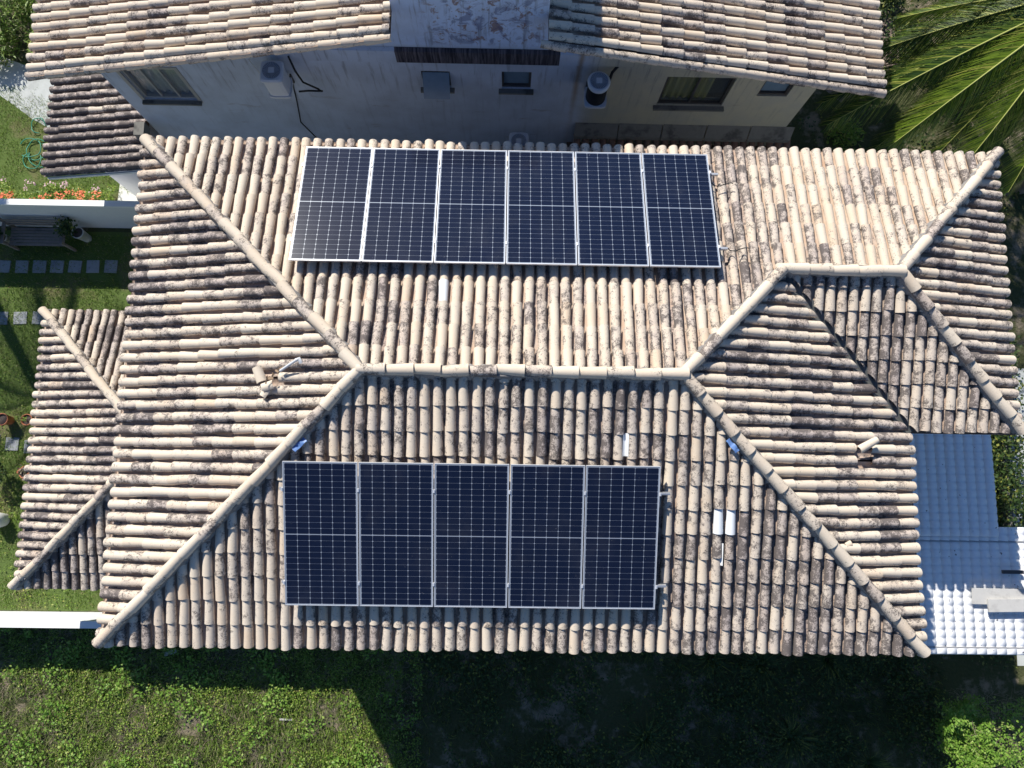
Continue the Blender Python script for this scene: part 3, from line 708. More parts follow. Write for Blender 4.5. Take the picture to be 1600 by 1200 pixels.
for x in (NX0, NX1):
    mb = MB(); mb.box((x + (.1 if x < 0 else -.1), YW + .2 + 4.3, (nz(x) - .2) / 2), (.2, 8.6, nz(x) - .2)); mb.build('wall', M['stained_wall'], nb)
# roof deck
mb = MB()
for a, b, f in ((-6.68, TX0, 1), (TX1, 9.18, 1)):
    z_ = [nz(a) - .165, nz(b) - .165]
    vs = [(a, VY + .0, z_[0]), (b, VY + .0, z_[1]), (b, YB, z_[1]), (a, YB, z_[0])]; vs += [(x, y, z - .06) for x, y, z in vs]
    mb.add(vs, [(0, 1, 2, 3), (7, 6, 5, 4), (0, 4, 5, 1), (1, 5, 6, 2), (2, 6, 7, 3), (3, 7, 4, 0)])
mb.build('roof_deck', M['deck'], nb)
# tower rising through the ridge
mb = MB(); mb.box(((TX0 + TX1) / 2, YW - .004 + 1.6, 6.35 + 1.12), (TX1 - TX0, 3.2, 2.24)); mb.build('tower', M['stained_wall'], nb)
# string course: projecting band with sloped top
def band(x0, x1, y, zt, zb_, mat, pr=.06):
    mb = MB(); vs = [(x0, y, zt), (x1, y, zt), (x1, y - pr, zt - pr * .8), (x0, y - pr, zt - pr * .8), (x0, y - pr, zb_), (x1, y - pr, zb_), (x0, y, zb_), (x1, y, zb_)]
    mb.add(vs, [(3, 2, 1, 0), (4, 5, 2, 3), (6, 7, 5, 4), (0, 6, 4, 3), (1, 2, 5, 7)]); mb.build('string_course', mat, nb)
band(-1.6, .07, YW - .005, 6.27, 5.88, M['stained_wall']); band(.07, 3.12, YW - .005, 6.27, 5.88, M['dark_band'], .062); band(3.12, 4.6, YW - .005, 6.27, 5.88, M['stained_wall'])
# windows
def window(x0, x1, z0, z1, frm, curtain=None, pane='glass', mull=1, bars=0, sill=True):
    o = None; y = YW + .07; w = .045
    mb = MB()
    for a, b, c_, d_ in ((x0, x1, z0, z0 + w), (x0, x1, z1 - w, z1), (x0, x0 + w, z0 + w, z1 - w), (x1 - w, x1, z0 + w, z1 - w)): mb.box(((a + b) / 2, y, (c_ + d_) / 2), (b - a, .06, d_ - c_))
    for k in range(1, mull): xm = x0 + (x1 - x0) * k / mull; mb.box((xm, y, (z0 + z1) / 2), (w * .8, .05, z1 - z0 - 2 * w))
    win = mb.build('window', M[frm], nb)
    mb = MB(); mb.box(((x0 + x1) / 2, y + .03, (z0 + z1) / 2), (x1 - x0 - 2 * w, .006, z1 - z0 - 2 * w)); mb.build('pane', M[pane], win)
    if curtain:
        mb = MB(); n_ = 60; vs = []
        xa, xb = x0 + .03, x1 - (x1 - x0) * (.24 if curtain == 'curtain_green' else .05)
        for i in range(n_ + 1):
            f = i / n_; yy = YW + .17 + .025 * math.sin(f * n_ * .75) + .008 * math.sin(f * 17)
            vs += [(xa + (xb - xa) * f, yy, z0 + .02), (xa + (xb - xa) * f, yy, z1 - .02)]
        mb.add(vs, [(2 * i, 2 * i + 2, 2 * i + 3, 2 * i + 1) for i in range(n_)], True); mb.build('curtain', M[curtain], win)
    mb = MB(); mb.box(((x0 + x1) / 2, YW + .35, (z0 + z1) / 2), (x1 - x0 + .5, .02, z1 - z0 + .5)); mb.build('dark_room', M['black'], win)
    if sill: mb = MB(); mb.box(((x0 + x1) / 2, YW - .03, z0 - .03), (x1 - x0 + .12, .14, .05)); mb.build('sill', M['ledge'], win)
    return win
window(*wins[0], 'frame_grey', 'curtain_blue', mull=3); window(*wins[1], 'frame_dark', 'curtain_green', mull=2); window(*wins[4], 'frame_dark', None, 'blue_pane', sill=False)
window(*wins[3], 'frame_dark', None, 'blue_pane')
w3 = window(*wins[2], 'frame_dark', None, 'glass')
mb = MB(); a_ = Vector((.50, YW - .02, 5.48)); b_ = Vector((1.02, YW - .02, 5.48)); dn = Vector((0, -.30, -.42))
mb.add([a_, b_, b_ + dn, a_ + dn] + [v + Vector((0, .008, .008)) for v in (a_, b_, b_ + dn, a_ + dn)], [(3, 2, 1, 0), (4, 5, 6, 7), (0, 1, 5, 4), (2, 3, 7, 6), (1, 2, 6, 5), (3, 0, 4, 7)]); mb.build('open_sash', M['blue_pane'], w3)
# outward frame surrounds (thin grey trims)
for x0, x1, z0, z1 in wins[:1]:
    mb = MB(); w = .07
    for a, b, c_, d_ in ((x0 - w, x1 + w, z0 - w, z0), (x0 - w, x1 + w, z1, z1 + w), (x0 - w, x0, z0, z1), (x1, x1 + w, z0, z1)): mb.box(((a + b) / 2, YW - .006, (c_ + d_) / 2), (b - a, .02, d_ - c_))
    mb.build('window_surround', M['frame_grey'], nb)
# low lean-to under the right half of the wall: mouldy concrete flashing slabs above rusty tiles
for i in range(5):
    x0 = 3.66 + i * .975; mb = MB()
    mb.add([(x0, YW - .004, 3.66), (x0 + .955, YW - .004, 3.64), (x0 + .955, YW - .16, 3.34), (x0, YW - .16, 3.36), (x0, YW - .16, 3.22), (x0 + .955, YW - .16, 3.22)], [(3, 2, 1, 0), (4, 5, 2, 3)]); mb.build('flashing_slab', M['ledge'], nb)
lean = []
for k in range(25):
    x = 3.75 + k * .2
    t_ = tile_template(.085, .075, .95, 6, .01, .013, 80, 1); v, f, u_, m_ = t_
    d = Vector((0, 1, .35)).normalized(); s_ = Vector((1, 0, 0)); up = s_.cross(d); b = Vector((x, 5.42, 2.86))
    Mx = Matrix(((s_.x, d.x, up.x, b.x), (s_.y, d.y, up.y, b.y), (s_.z, d.z, up.z, b.z), (0, 0, 0, 1)))
    me = CAPMESH.get('lean');
    if me is None: me = to_mesh('lean_to_tile', *t_); me.materials.append(M['rust_tile']); CAPMESH['lean'] = me
    link('lean_to_tile', me, nb, None, Mx)
mb = MB(); mb.box((6.1, 5.85, 2.7), (5.1, .9, .1)); mb.build('lean_to_deck', M['deck'], nb)

# AC units
def ac(loc, rnd, lab, wall_y=YW, dia=.42):
    x, y, z = loc; t = empty('air_conditioner', (x, y, z), lab, 'air conditioner', 'outdoor air conditioner units on the side wall')
    n_ = 24
    def sect(r, zz, k): # k = squareness
        out = []
        for i in range(n_):
            th = 2 * math.pi * i / n_; cx_, sy_ = math.cos(th), math.sin(th); q = 1 / max(abs(cx_), abs(sy_)); rr = r * (1 + k * (min(q, 1.28) - 1)); out.append((x + rr * cx_, y + rr * sy_, zz))
        return out
    k = 0 if rnd else 1
    def stack(prof, name, mat, parent=t):
        mb = MB(); vs = []
        for r, zz, kk in prof: vs += sect(r, z + zz, kk)
        mb.add(vs, [(i * n_ + q, i * n_ + (q + 1) % n_, (i + 1) * n_ + (q + 1) % n_, (i + 1) * n_ + q) for i in range(len(prof) - 1) for q in range(n_)], rnd)
        if prof[-1][0] < .03: pass
        mb.add(vs[-n_:], [tuple(range(n_))]); return mb.build(name, mat, parent)
    H_ = .58
    stack([(dia / 2 * .92, 0.03, k), (dia / 2 * .92, H_ - .06, k)], 'coil', M['black'] if rnd else M['ac_white'])
    stack([(dia / 2, H_ - .09, k), (dia / 2 + .01, H_ - .03, k), (dia / 2 - .02, H_, k)], 'top_cover', M['ac_white'])
    tp = stack([(dia / 2 * 1.04, -.03, 1), (dia / 2 * 1.04, .03, 1)], 'base_tray', M['ac_white'])
    mb = MB()
    mb.lathe((x, y, z + H_ + .002), [(dia * .40, 0), (dia * .40, .012), (dia * .36, .014), (dia * .36, .003), (.0, .003)], 28); g = mb.build('fan_ring', M['ac_grille'], t)
    mb = MB()
    for i in range(28):
        th = 2 * math.pi * i / 28; c0 = Vector((x + .06 * math.cos(th), y + .06 * math.sin(th), z + H_ + .014)); c1 = Vector((x + dia * .37 * math.cos(th + .15), y + dia * .37 * math.sin(th + .15), z + H_ + .014)); mb.tube([c0, c1], .0035, 4, caps=False)
    mb.build('fan_grille', M['ac_white'], g)
    mb = MB(); mb.box((x, y, z + H_ + .018), (.11, .11, .012)); mb.build('hub_plate', M['ac_white'], g, .003)
    for s_ in (-1, 1):
        mb = MB(); mb.box((x + s_ * .15, (y + wall_y) / 2, z - .05), (.03, wall_y - y + .2, .03)); mb.box((x + s_ * .15, wall_y - .02, z - .17), (.03, .03, .28)); mb.build('bracket', M['frame_dark'], t)
    return t
t1 = ac((-2.25, 5.88, 5.36), False, 'square topped air conditioner with loose pipes on the left part of the side wall')
mb = MB(); mb.tube([(-1.95, 6.17, 5.95), (-1.87, 6.0, 5.75), (-1.80, 5.95, 5.45), (-1.55, 5.93, 5.25), (-1.50, 5.95, 5.15), (-1.78, 5.95, 5.15), (-1.95, 5.9, 5.20)], .019, 8); mb.build('insulated_pipe', M['black'], t1)
mb = MB(); mb.tube([(-2.45, 5.95, 5.4), (-2.6, 6.05, 5.55), (-2.72, 6.15, 5.85), (-2.62, 6.17, 5.92)], .012, 6); mb.build('wire', M['pipe_grey'], t1)
t2 = ac((3.88, 5.84, 5.30), True, 'round white air conditioner with black coil in the middle of the side wall')
mb = MB(); mb.tube([(4.08, 5.95, 5.55), (4.15, 6.1, 5.75), (4.25, 6.19, 5.82)], .03, 8); mb.build('insulated_pipe', M['black'], t2)
t3 = ac((2.42, 5.80, 2.95), False, 'square topped air conditioner low on the wall, half hidden by the panel roof eave')
mb = MB(); mb.tube([(-2.13, 6.19, 5.1), (-2.25, 6.19, 4.35), (-2.42, 6.19, 3.45), (-2.25, 6.19, 2.7)], .013, 6)
tag(mb.build('drain_pipe', M['cable']), 'thin dark drain pipe running down the wall below the left air conditioner', 'pipe')

# annex roof at the north-west
an = empty('annex', (-7, 6.8, 0), 'low annex with a mouldy black tiled lean-to roof at the corner of the white house', 'annex')
TA = Tiles(an)
TA.face((-8.42, 8.1), (0, -1), (1, 0), .2, 2.9, 2.98, 2.4, .10, .2, .365, [(-1, 0, -5.9), (0, 1, -5.1)], 1.0, spread=.25)
TA.finish()
mb = MB(); mb.add([(-8.4, 5.15, 2.74), (-5.9, 5.15, 3.24), (-5.9, 8.1, 3.24), (-8.4, 8.1, 2.74)] + [(-8.4, 5.15, 2.66), (-5.9, 5.15, 3.16), (-5.9, 8.1, 3.16), (-8.4, 8.1, 2.66)], [(0, 1, 2, 3), (7, 6, 5, 4), (0, 4, 5, 1), (2, 6, 7, 3), (3, 7, 4, 0)]); mb.build('roof_deck', M['deck'], an)
mb = MB(); mb.box((-7.15, 5.11, 2.90), (2.45, .035, .07), M=Matrix.Rotation(-math.atan(.2), 3, 'Y')); mb.build('barge_board', M['white_coping'], an)
mb = MB(); mb.box((-6.75, 7.0, 1.32), (1.9, 2.5, 2.64)); mb.build('wall', M['white_wall'], an)
mb = MB(); mb.box((-5.95, 5.95, 3.35), (.22, .30, .28)); mb.build('corner_block', M['ledge'], an)

# ------------------------------------------------------------------ garden walls
gw = empty('garden_wall', (-9, 4.97, 0), 'white garden wall behind the bench and stepping stones', 'wall')
mb = MB(); mb.box((-14.0, 4.98, .74), (21.4, .13, 1.48)); mb.build('wall_face', M['white_wall'], gw)
mb = MB(); mb.box((-14.0, 4.98, 1.515), (21.4, .15, .07)); mb.build('coping', M['white_coping'], gw)
gs = empty('garden_wall', (-6, -5.0, 0), 'bright white boundary wall at the lower left, running under the roof corner', 'wall')
mb = MB(); mb.box((-17, -5.04, .56), (21.5, .14, 1.12)); mb.build('wall_face', M['white_wall'], gs)
mb = MB(); mb.box((-17, -5.04, 1.16), (21.5, .16, .08)); mb.build('coping', M['white_coping'], gs)
mb = MB(); mb.box((-2.1, -5.04, .78), (8.3, .14, 1.56)); mb.build('tall_section', M['white_wall'], gs)

# ------------------------------------------------------------------ carport
cp = empty('carport', (11, -3, 0), 'flat carport of white corrugated plastic sheets on the east side of the house', 'carport')
def sheet_patch(x0, x1, y0, y1, z):
    px_, py_ = .2, .156; vs = []; xs = []
    nx = int((x1 - x0) / px_)
    for i in range(nx + 1):
        xs += [(x0 + i * px_, .012), (x0 + i * px_ + .004, 0)] if 0 else [(x0 + i * px_, 0.0), (x0 + i * px_ + px_ * .97, .0035)]
    ny = int((y1 - y0) / py_) * 8
    ys = [(y0 + j * py_ / 8) for j in range(ny + 1)]
    for x, dz_ in xs:
        for y in ys:
            f = ((y - ys[0]) / py_) % 1; vs.append((x, y, z + .019 * math.sin(math.pi * f) ** .9 + dz_ - .02 * (y - y0) * 0))
    m = len(ys); mb = MB()
    for i in range(len(xs) - 1): mb.add(vs[i * m:(i + 2) * m], [(j, m + j, m + j + 1, j + 1) for j in range(m - 1)], True)
    o = mb.build('roof_sheet', M['sheet'], cp)
    so_ = o.modifiers.new('thickness', 'SOLIDIFY'); so_.thickness = .004; so_.offset = -1
sheet_patch(8.45, 12.2, -2.62, 1.0, 3.75); sheet_patch(8.45, 16.5, -4.92, -2.42, 3.715)
for x in (8.6, 12.05):
    for y in (-4.75, -.2):
        mb = MB(); mb.box((x, y, 1.86), (.1, .1, 3.68)); mb.build('post', M['frame_grey'], cp)
mb = MB(); mb.box((12.5, -4.8, 3.68), (8.0, .06, .1)); mb.build('beam', M['frame_grey'], cp); mb = MB(); mb.box((12.5, -2.7, 3.68), (8.0, .06, .1)); mb.build('beam', M['frame_grey'], cp)
mb = MB(); mb.box((12.42, -3.30, 3.83), (.42, .07, .05)); tag(mb.build('metal_bracket', M['frame_dark']), 'dark metal bar resting on the white carport roof at the right edge', 'bar')
bd = empty('board', (12.2, -3.9, 3.8), 'weathered grey board stack lying on the white carport roof', 'board')
mb = MB(); mb.box((12.9, -3.93, 3.86), (2.1, .25, .05), rz=.02); mb.build('plank', M['weathered_board'], bd, .004)
mb = MB(); mb.box((12.75, -3.79, 3.815), (2.35, .31, .03), rz=-.01); mb.build('plank', M['weathered_board'], bd, .004)
# strip in deep shade between carport and hedge: low kerb wall
mb = MB(); mb.box((15.0, -1.5, .15), (.12, 6.5, .3)); o = mb.build('low_wall', M['ledge']); tag(o, 'low grey kerb wall between hedge and street', 'wall')

# ------------------------------------------------------------------ garden objects
stones = [(-11.05, 3.8), (-10.58, 3.8), (-10.12, 3.81), (-9.66, 3.82), (-9.19, 3.83), (-8.72, 3.84), (-8.25, 3.85), (-10.96, 2.41), (-10.47, 2.42), (-9.99, 2.43), (-10.32, -.86), (-9.84, -.92), (-10.8, -.8)]
lab_s = ['at the left end of the row by the bench', 'second from the left in the row by the bench', 'third from the left in the row by the bench', 'fourth from the left and palest in the row by the bench', 'fifth from the left in the row by the bench', 'sixth from the left in the row by the bench', 'half under the main roof eave in the row by the bench', 'at the left edge of the row above the veranda', 'middle one of the row above the veranda', 'touching the veranda roof corner', 'below the terracotta pots beside the veranda', 'half hidden by the veranda eave below the pots', 'cut by the left photo edge below the pots']
for i, (x, y) in enumerate(stones):
    mb = MB(); mb.box((x, y, .012), (.335 + random.uniform(-.01, .01), .335 + random.uniform(-.01, .01), .04), rz=random.uniform(-.05, .05))
    tag(mb.build('stepping_stone', M['stone'], None, .006), 'square grey stepping stone ' + lab_s[i], 'paving stone', 'stepping stones in the garden')
be = empty('garden_bench', (-9.95, 4.5, 0), 'weathered wooden garden bench standing against the white wall', 'bench')
x0, x1 = -10.72, -9.22
for k in range(6):
    mb = MB(); mb.box(((x0 + x1) / 2, 4.28 + k * .082, .43), (x1 - x0 - .1, .068, .022)); mb.build('seat_slat', M['dark_wood'], be)
for k in range(3):
    mb = MB(); mb.box(((x0 + x1) / 2, 4.77 + k * .012, .56 + k * .12), (x1 - x0 - .1, .02, .085)); mb.build('back_slat', M['dark_wood'], be)
for x in (x0, x1):
    mb = MB(); mb.box((x, 4.27, .32), (.06, .06, .64)); mb.build('leg', M['dark_wood'], be); mb = MB(); mb.box((x, 4.80, .44), (.06, .06, .88)); mb.build('leg', M['dark_wood'], be)
    mb = MB(); mb.box((x, 4.53, .65), (.085, .62, .03)); mb.build('armrest', M['dark_wood'], be)

def leaves(name, mat, pts, size, nrm_z=.6, parent=None, kind=None, elong=1.6, tint=None, updir=None):
    """many small diamond leaves at pts (N x 3), one mesh"""
    pts = np.asarray(pts, float); n = len(pts)
    d = rng.normal(size=(n, 3)); d[:, 2] = np.abs(d[:, 2]) * (updir if updir else .35); d /= np.linalg.norm(d, axis=1)[:, None]
    nn = rng.normal(size=(n, 3)) * .7; nn[:, 2] = nrm_z + np.abs(nn[:, 2]); s_ = np.cross(d, nn); s_ /= np.linalg.norm(s_, axis=1)[:, None]
    sz = (size * rng.uniform(.6, 1.35, n))[:, None]
    v = np.stack([pts, pts + d * sz * .5 + s_ * sz * .5 / elong, pts + d * sz, pts + d * sz * .5 - s_ * sz * .5 / elong], 1).reshape(-1, 3)
    return quads(name, mat, v, n, parent, kind, tint, pts)
def quads(name, mat, v, n, parent=None, kind=None, tint=None, pts=None):
    me = bpy.data.meshes.new(name); me.vertices.add(4 * n); me.vertices.foreach_set('co', v.astype(np.float32).ravel())
    me.loops.add(4 * n); me.loops.foreach_set('vertex_index', np.arange(4 * n, dtype=np.int32)); me.polygons.add(n)
    me.polygons.foreach_set('loop_start', np.arange(0, 4 * n, 4, dtype=np.int32)); me.polygons.foreach_set('loop_total', np.full(n, 4, dtype=np.int32))
    me.update(calc_edges=True); me.validate()
    ca = me.color_attributes.new('tint', 'FLOAT_COLOR', 'POINT')
    if tint is None: tint = rng.random((n, 2))
    c4 = np.zeros((n, 4, 4), np.float32); c4[:, :, 0] = tint[:, 0:1]; c4[:, :, 1] = tint[:, 1:2]; c4[:, :, 3] = 1; ca.data.foreach_set('color', c4.ravel())
    o = link(name, me, parent, mat)
    if kind: o['kind'] = kind
    return o
def blades(name, mat, pts, h, w, lean=.5, parent=None, kind=None, tint=None):
    """grass blades: bent strips of two quads"""
    pts = np.asarray(pts, float); n = len(pts); th = rng.uniform(0, 2 * np.pi, n); hh = h * rng.uniform(.5, 1.3, n); ln = lean * rng.uniform(.3, 1.4, n) * hh
    dx = np.stack([np.cos(th) * ln, np.sin(th) * ln, hh], 1); sd_ = np.stack([-np.sin(th), np.cos(th), np.zeros(n)], 1) * (w * rng.uniform(.7, 1.3, n))[:, None]
    mid = pts + dx * np.array([.35, .35, .62]); tip = pts + dx * np.array([1, 1, .92])
    v = np.stack([pts - sd_, pts + sd_, mid + sd_ * .8, mid - sd_ * .8, mid - sd_ * .8, mid + sd_ * .8, tip + sd_ * .1, tip - sd_ * .1], 1).reshape(-1, 3)
    if tint is None: tint = rng.random((n, 2))
    return quads(name, mat, v, 2 * n, parent, kind, np.repeat(tint, 2, 0))
def fbm(x, y, s, seed=0.):
    return np.array([mnoise.fractal(Vector((a * s + seed, b * s - seed, seed * .3)), .8, 2.1, 4) for a, b in zip(x, y)])
def scatter(n, x0, x1, y0, y1): return rng.uniform(x0, x1, n), rng.uniform(y0, y1, n)

def pot(x, y, r, h, mat, lab, plant='small'):
    t = empty('plant_pot', (x, y, 0), lab, 'plant pot')
    mb = MB(); mb.lathe((x, y, 0), [(r * .68, 0), (r * .98, h - .03), (r * 1.04, h - .03), (r * 1.04, h), (r * .92, h), (r * .90, h - .05)], 28); mb.build('pot', M[mat], t)
    mb = MB(); mb.lathe((x, y, 0), [(r * .9, h - .045), (.0, h - .04)], 24); mb.build('soil', M['soil'], t)
    k = dict(small=25, big=320, none=0)[plant]
    if k:
        q = rng.normal(size=(k, 3)); q /= np.linalg.norm(q, axis=1)[:, None]; rad = (.07 if plant == 'small' else .26) * rng.uniform(.3, 1, k)[:, None]
        leaves('sprout' if plant == 'small' else 'plant', M['weed'] if plant == 'small' else M['hedge'], q * rad + np.array([x, y, h + (.03 if plant == 'small' else .22)]), .05 if plant == 'small' else .08, parent=t)
    return t
pot(-9.81, -.26, .14, .35, 'terracotta', 'round terracotta pot with a tiny green sprout beside the veranda', 'small')
pot(-10.43, -.26, .15, .35, 'terracotta', 'dark earth filled round terracotta pot at the left edge', 'none')
t_ = pot(-8.93, 4.60, .15, .50, 'white_pot', 'white tapered pot with a leafy plant at the right end of the bench', 'none')
q = rng.normal(size=(300, 3)) * .11; leaves('plant', M['hedge'], q + np.array([-9.10, 4.66, .72]), .08, parent=t_)
t_ = pot(-10.92, 4.45, .15, .45, 'white_pot', 'white pot with a dark plant at the left end of the bench', 'big')
sq = empty('planter', (-9.8, -1.57, 0), 'square terracotta planter with a grey succulent beside the veranda', 'planter')
mb = MB()
for a in range(4):
    r_ = Matrix.Rotation(a * math.pi / 2 + .75, 3, 'Z'); c_ = r_ @ Vector((.11, 0, .14)) + Vector((-9.8, -1.57, 0)); mb.box(c_, (.02, .24, .28), rz=a * math.pi / 2 + .75)
mb.build('pot', M['terracotta'], sq); mb = MB(); mb.box((-9.8, -1.57, .12), (.2, .2, .2), rz=.75); mb.build('soil', M['soil'], sq)
leaves('succulent', M['dry'], rng.normal(size=(60, 3)) * np.array([.06, .06, .02]) + np.array([-9.8, -1.57, .26]), .08, parent=sq)
mb = MB(); mb.lathe((-10.33, -2.76, 0), [(.16, 0), (.19, .2), (.17, .4), (.10, .46), (0, .47)], 24); tag(mb.build('white_jar', M['white_pot']), 'rounded white jar on the lawn at the left photo edge', 'jar')
sb = empty('shrub', (-10.42, -1.6, 0), 'small round green shrub at the left edge below the stepping stones', 'shrub')
mb = MB(); mb.tube([(-10.42, -1.6, 0), (-10.42, -1.6, .4)], .02, 6); mb.build('stem', M['trunk'], sb)
q = rng.normal(size=(700, 3)); q /= np.linalg.norm(q, axis=1)[:, None]; leaves('foliage', M['hedge'], q * np.array([.30, .34, .25]) * rng.uniform(.6, 1, 700)[:, None] + np.array([-10.42, -1.6, .45]), .06, parent=sb)
# hose
mb = MB()
for k, (cx_, cy_, r_) in enumerate(((-10.55, 7.75, .18), (-10.5, 7.05, .25), (-10.6, 6.75, .2), (-10.35, 6.9, .28), (-10.7, 7.1, .22))):
    mb.tube([(cx_ + r_ * math.cos(a / 12 * math.pi + k) * (1 + .1 * k), cy_ + r_ * 1.2 * math.sin(a / 12 * math.pi + k), .03 + .05 * abs(math.sin(a * .5))) for a in range(0, 20)], .013, 6)
tag(mb.build('garden_hose', M['hose']), 'green garden hose lying in loops on the lawn beside the annex', 'hose')
mb = MB(); mb.box((-2.97, -7.42, .06), (.34, .04, .02), rz=-.02); tag(mb.build('stick', M['weathered_board']), 'short pale stick lying in the sunlit weeds', 'stick')
mb = MB(); mb.box((-5.9, -5.9, .04), (.30, .10, .01), rz=.3); tag(mb.build('scrap', M['pipe_grey']), 'grey plastic scrap in the shadow below the lower left roof corner', 'scrap')

# flowers
fx, fy = scatter(9000, -13, -8.3, 5.25, 6.4); hgt = .12 + .25 * np.clip(fbm(fx, fy, 1.4, 3) + .5, 0, 1); keep = (fy < 6.05 + .35 * fbm(fx, fx * 0, 1.5, 8)); fx, fy, hgt = fx[keep], fy[keep], hgt[keep]
leaves('flower_bed', M['weed'], np.stack([fx, fy, hgt * rng.uniform(.2, 1, len(fx))], 1), .06, kind='stuff')
def blooms(name, mat, n, y0, y1, h, clumps, kind='stuff'):
    cx_ = rng.uniform(-12.9, -8.5, clumps); cy_ = rng.uniform(y0, y1, clumps); P_ = []
    for a, b in zip(cx_, cy_): k = rng.integers(n // 2, n); P_.append(np.stack([a + rng.normal(0, .05, k), b + rng.normal(0, .035, k), h + rng.uniform(-.04, .05, k)], 1))
    leaves(name, mat, np.concatenate(P_), .045, kind=kind, nrm_z=1.2, elong=1.1)
blooms('orange_flowers', M['pink_flower'], 16, 5.32, 5.75, .40, 70); blooms('pale_flowers', M['pale_flower'], 12, 5.8, 6.1, .36, 16)

# ------------------------------------------------------------------ grass and weeds
def mask_pts(n, x0, x1, y0, y1, s, thr, seed, z=0.):
    x, y = scatter(n, x0, x1, y0, y1); k = fbm(x, y, s, seed) + rng.normal(0, .12, n) > thr; x, y = x[k], y[k]; return np.stack([x, y, np.full(len(x), z)], 1)
blades('grass', M['grass'], mask_pts(52000, -11.5, -.2, -9.6, -5.15, .8, -.25, 1), .12, .006, .9, kind='stuff')
p_ = mask_pts(60000, -11.5, .3, -9.6, -5.2, 1.5, .12, 5); p_[:, 2] = rng.uniform(.02, .16, len(p_)); leaves('weeds', M['weed'], p_, .045, kind='stuff', nrm_z=1.0)
p_ = mask_pts(26000, -11.5, .3, -9.6, -5.2, 1.6, .20, 9); p_[:, 2] = rng.uniform(.05, .28, len(p_)); leaves('tall_weeds', M['bush'], p_, .07, kind='stuff', nrm_z=1.0)
blades('dry_grass', M['dry'], mask_pts(24000, -11.5, .3, -9.6, -5.2, 1.3, .08, 14), .11, .004, 1.5, kind='stuff')
# undergrowth in the middle, its shade deepened by a darker leaf colour
p_ = mask_pts(30000, .3, 13.2, -9.6, -5.0, .9, .0, 21); p_[:, 2] = rng.uniform(.02, .25, len(p_)); leaves('shade_toned_weeds', M['hedge'], p_, .07, kind='stuff', nrm_z=1.0)
blades('shade_toned_grass', M['hedge'], mask_pts(22000, -.2, 13.2, -9.6, -5.0, .7, -.2, 2), .18, .006, .9, kind='stuff')
blades('lawn_grass', M['grass'], mask_pts(45000, -12.2, -7.6, -4.9, 4.7, .9, -.35, 31), .06, .006, .8, kind='stuff')
blades('back_lawn_grass', M['grass'], mask_pts(16000, -12.6, -7.7, 5.9, 8.9, .9, -.35, 33), .05, .006, .8, kind='stuff')
p_ = mask_pts(5000, -12.2, -7.6, -4.9, 1.0, 1.2, .12, 37); p_[:, 2] = .05; leaves('lawn_weeds', M['weed'], p_, .05, kind='stuff', nrm_z=1.)
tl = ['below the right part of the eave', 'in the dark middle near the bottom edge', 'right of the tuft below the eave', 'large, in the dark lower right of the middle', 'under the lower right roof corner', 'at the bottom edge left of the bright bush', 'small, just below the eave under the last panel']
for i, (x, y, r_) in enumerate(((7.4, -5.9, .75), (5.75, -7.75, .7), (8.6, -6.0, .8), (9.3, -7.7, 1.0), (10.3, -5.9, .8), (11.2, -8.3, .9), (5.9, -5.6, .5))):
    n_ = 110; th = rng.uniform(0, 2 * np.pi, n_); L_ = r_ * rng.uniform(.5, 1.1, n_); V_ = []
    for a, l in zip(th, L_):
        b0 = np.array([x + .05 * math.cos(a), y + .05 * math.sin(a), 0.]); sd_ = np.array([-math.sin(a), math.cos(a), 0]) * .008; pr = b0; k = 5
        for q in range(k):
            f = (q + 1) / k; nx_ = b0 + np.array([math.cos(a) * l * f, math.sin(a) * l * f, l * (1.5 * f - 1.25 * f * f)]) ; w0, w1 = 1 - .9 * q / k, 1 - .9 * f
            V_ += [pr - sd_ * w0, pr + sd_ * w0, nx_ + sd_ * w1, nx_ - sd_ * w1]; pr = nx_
    o = quads('grass_tuft', M['hedge'], np.array(V_), n_ * 5); tag(o, 'dark tuft of long arching grass ' + tl[i], 'grass tuft', 'grass tufts in the shaded lot')  # tufts share the leaf colour darkened for the shadowed lot

# bright bush at the lower right
bu = empty('bush', (14.2, -8, 0), 'bright green leafy bush mass catching the sun at the lower right', 'bush')
n_ = 75000; x, y = scatter(n_, 11.2, 16.0, -9.6, -5.9); top = 2.15 + .7 * fbm(x, y, .9, 40) + .25 * fbm(x, y, 2.6, 41) - .5 * np.clip(12.2 - x, 0, 1)
u_ = rng.random(n_) ** .35; z_ = top * (.62 + .38 * u_); keep = (fbm(x, y, 2.2, 44) > -.75) & (y < -6.3 - .35 * fbm(x, x * 0, 1.1, 4) ) & (x > 12.0 + .5 * fbm(y, y * 0, 1.0, 6)) & ~((x > 12.9 + .25 * fbm(y, y, 1.3, 3)) & (rng.random(n_) < .8)); leaves('foliage', M['bush'], np.stack([x, y, z_], 1)[keep], .062, nrm_z=1.1, parent=bu)
n_ = 3000; x, y = scatter(n_, 12.4, 16.0, -9.6, -6.2); v_ = []
for a, b in zip(x, y):
    d = Vector((random.gauss(0, 1), random.gauss(0, 1), .4)).normalized() * random.uniform(.12, .35); p0 = Vector((a, b, random.uniform(1.3, 2.1))); s_ = d.cross(Vector((0, 0, 1))).normalized() * .004; v_ += [p0 - s_, p0 + s_, p0 + d + s_ * .5, p0 + d - s_ * .5]
quads('twigs', M['dry'], np.array([tuple(q) for q in v_]), n_, bu)
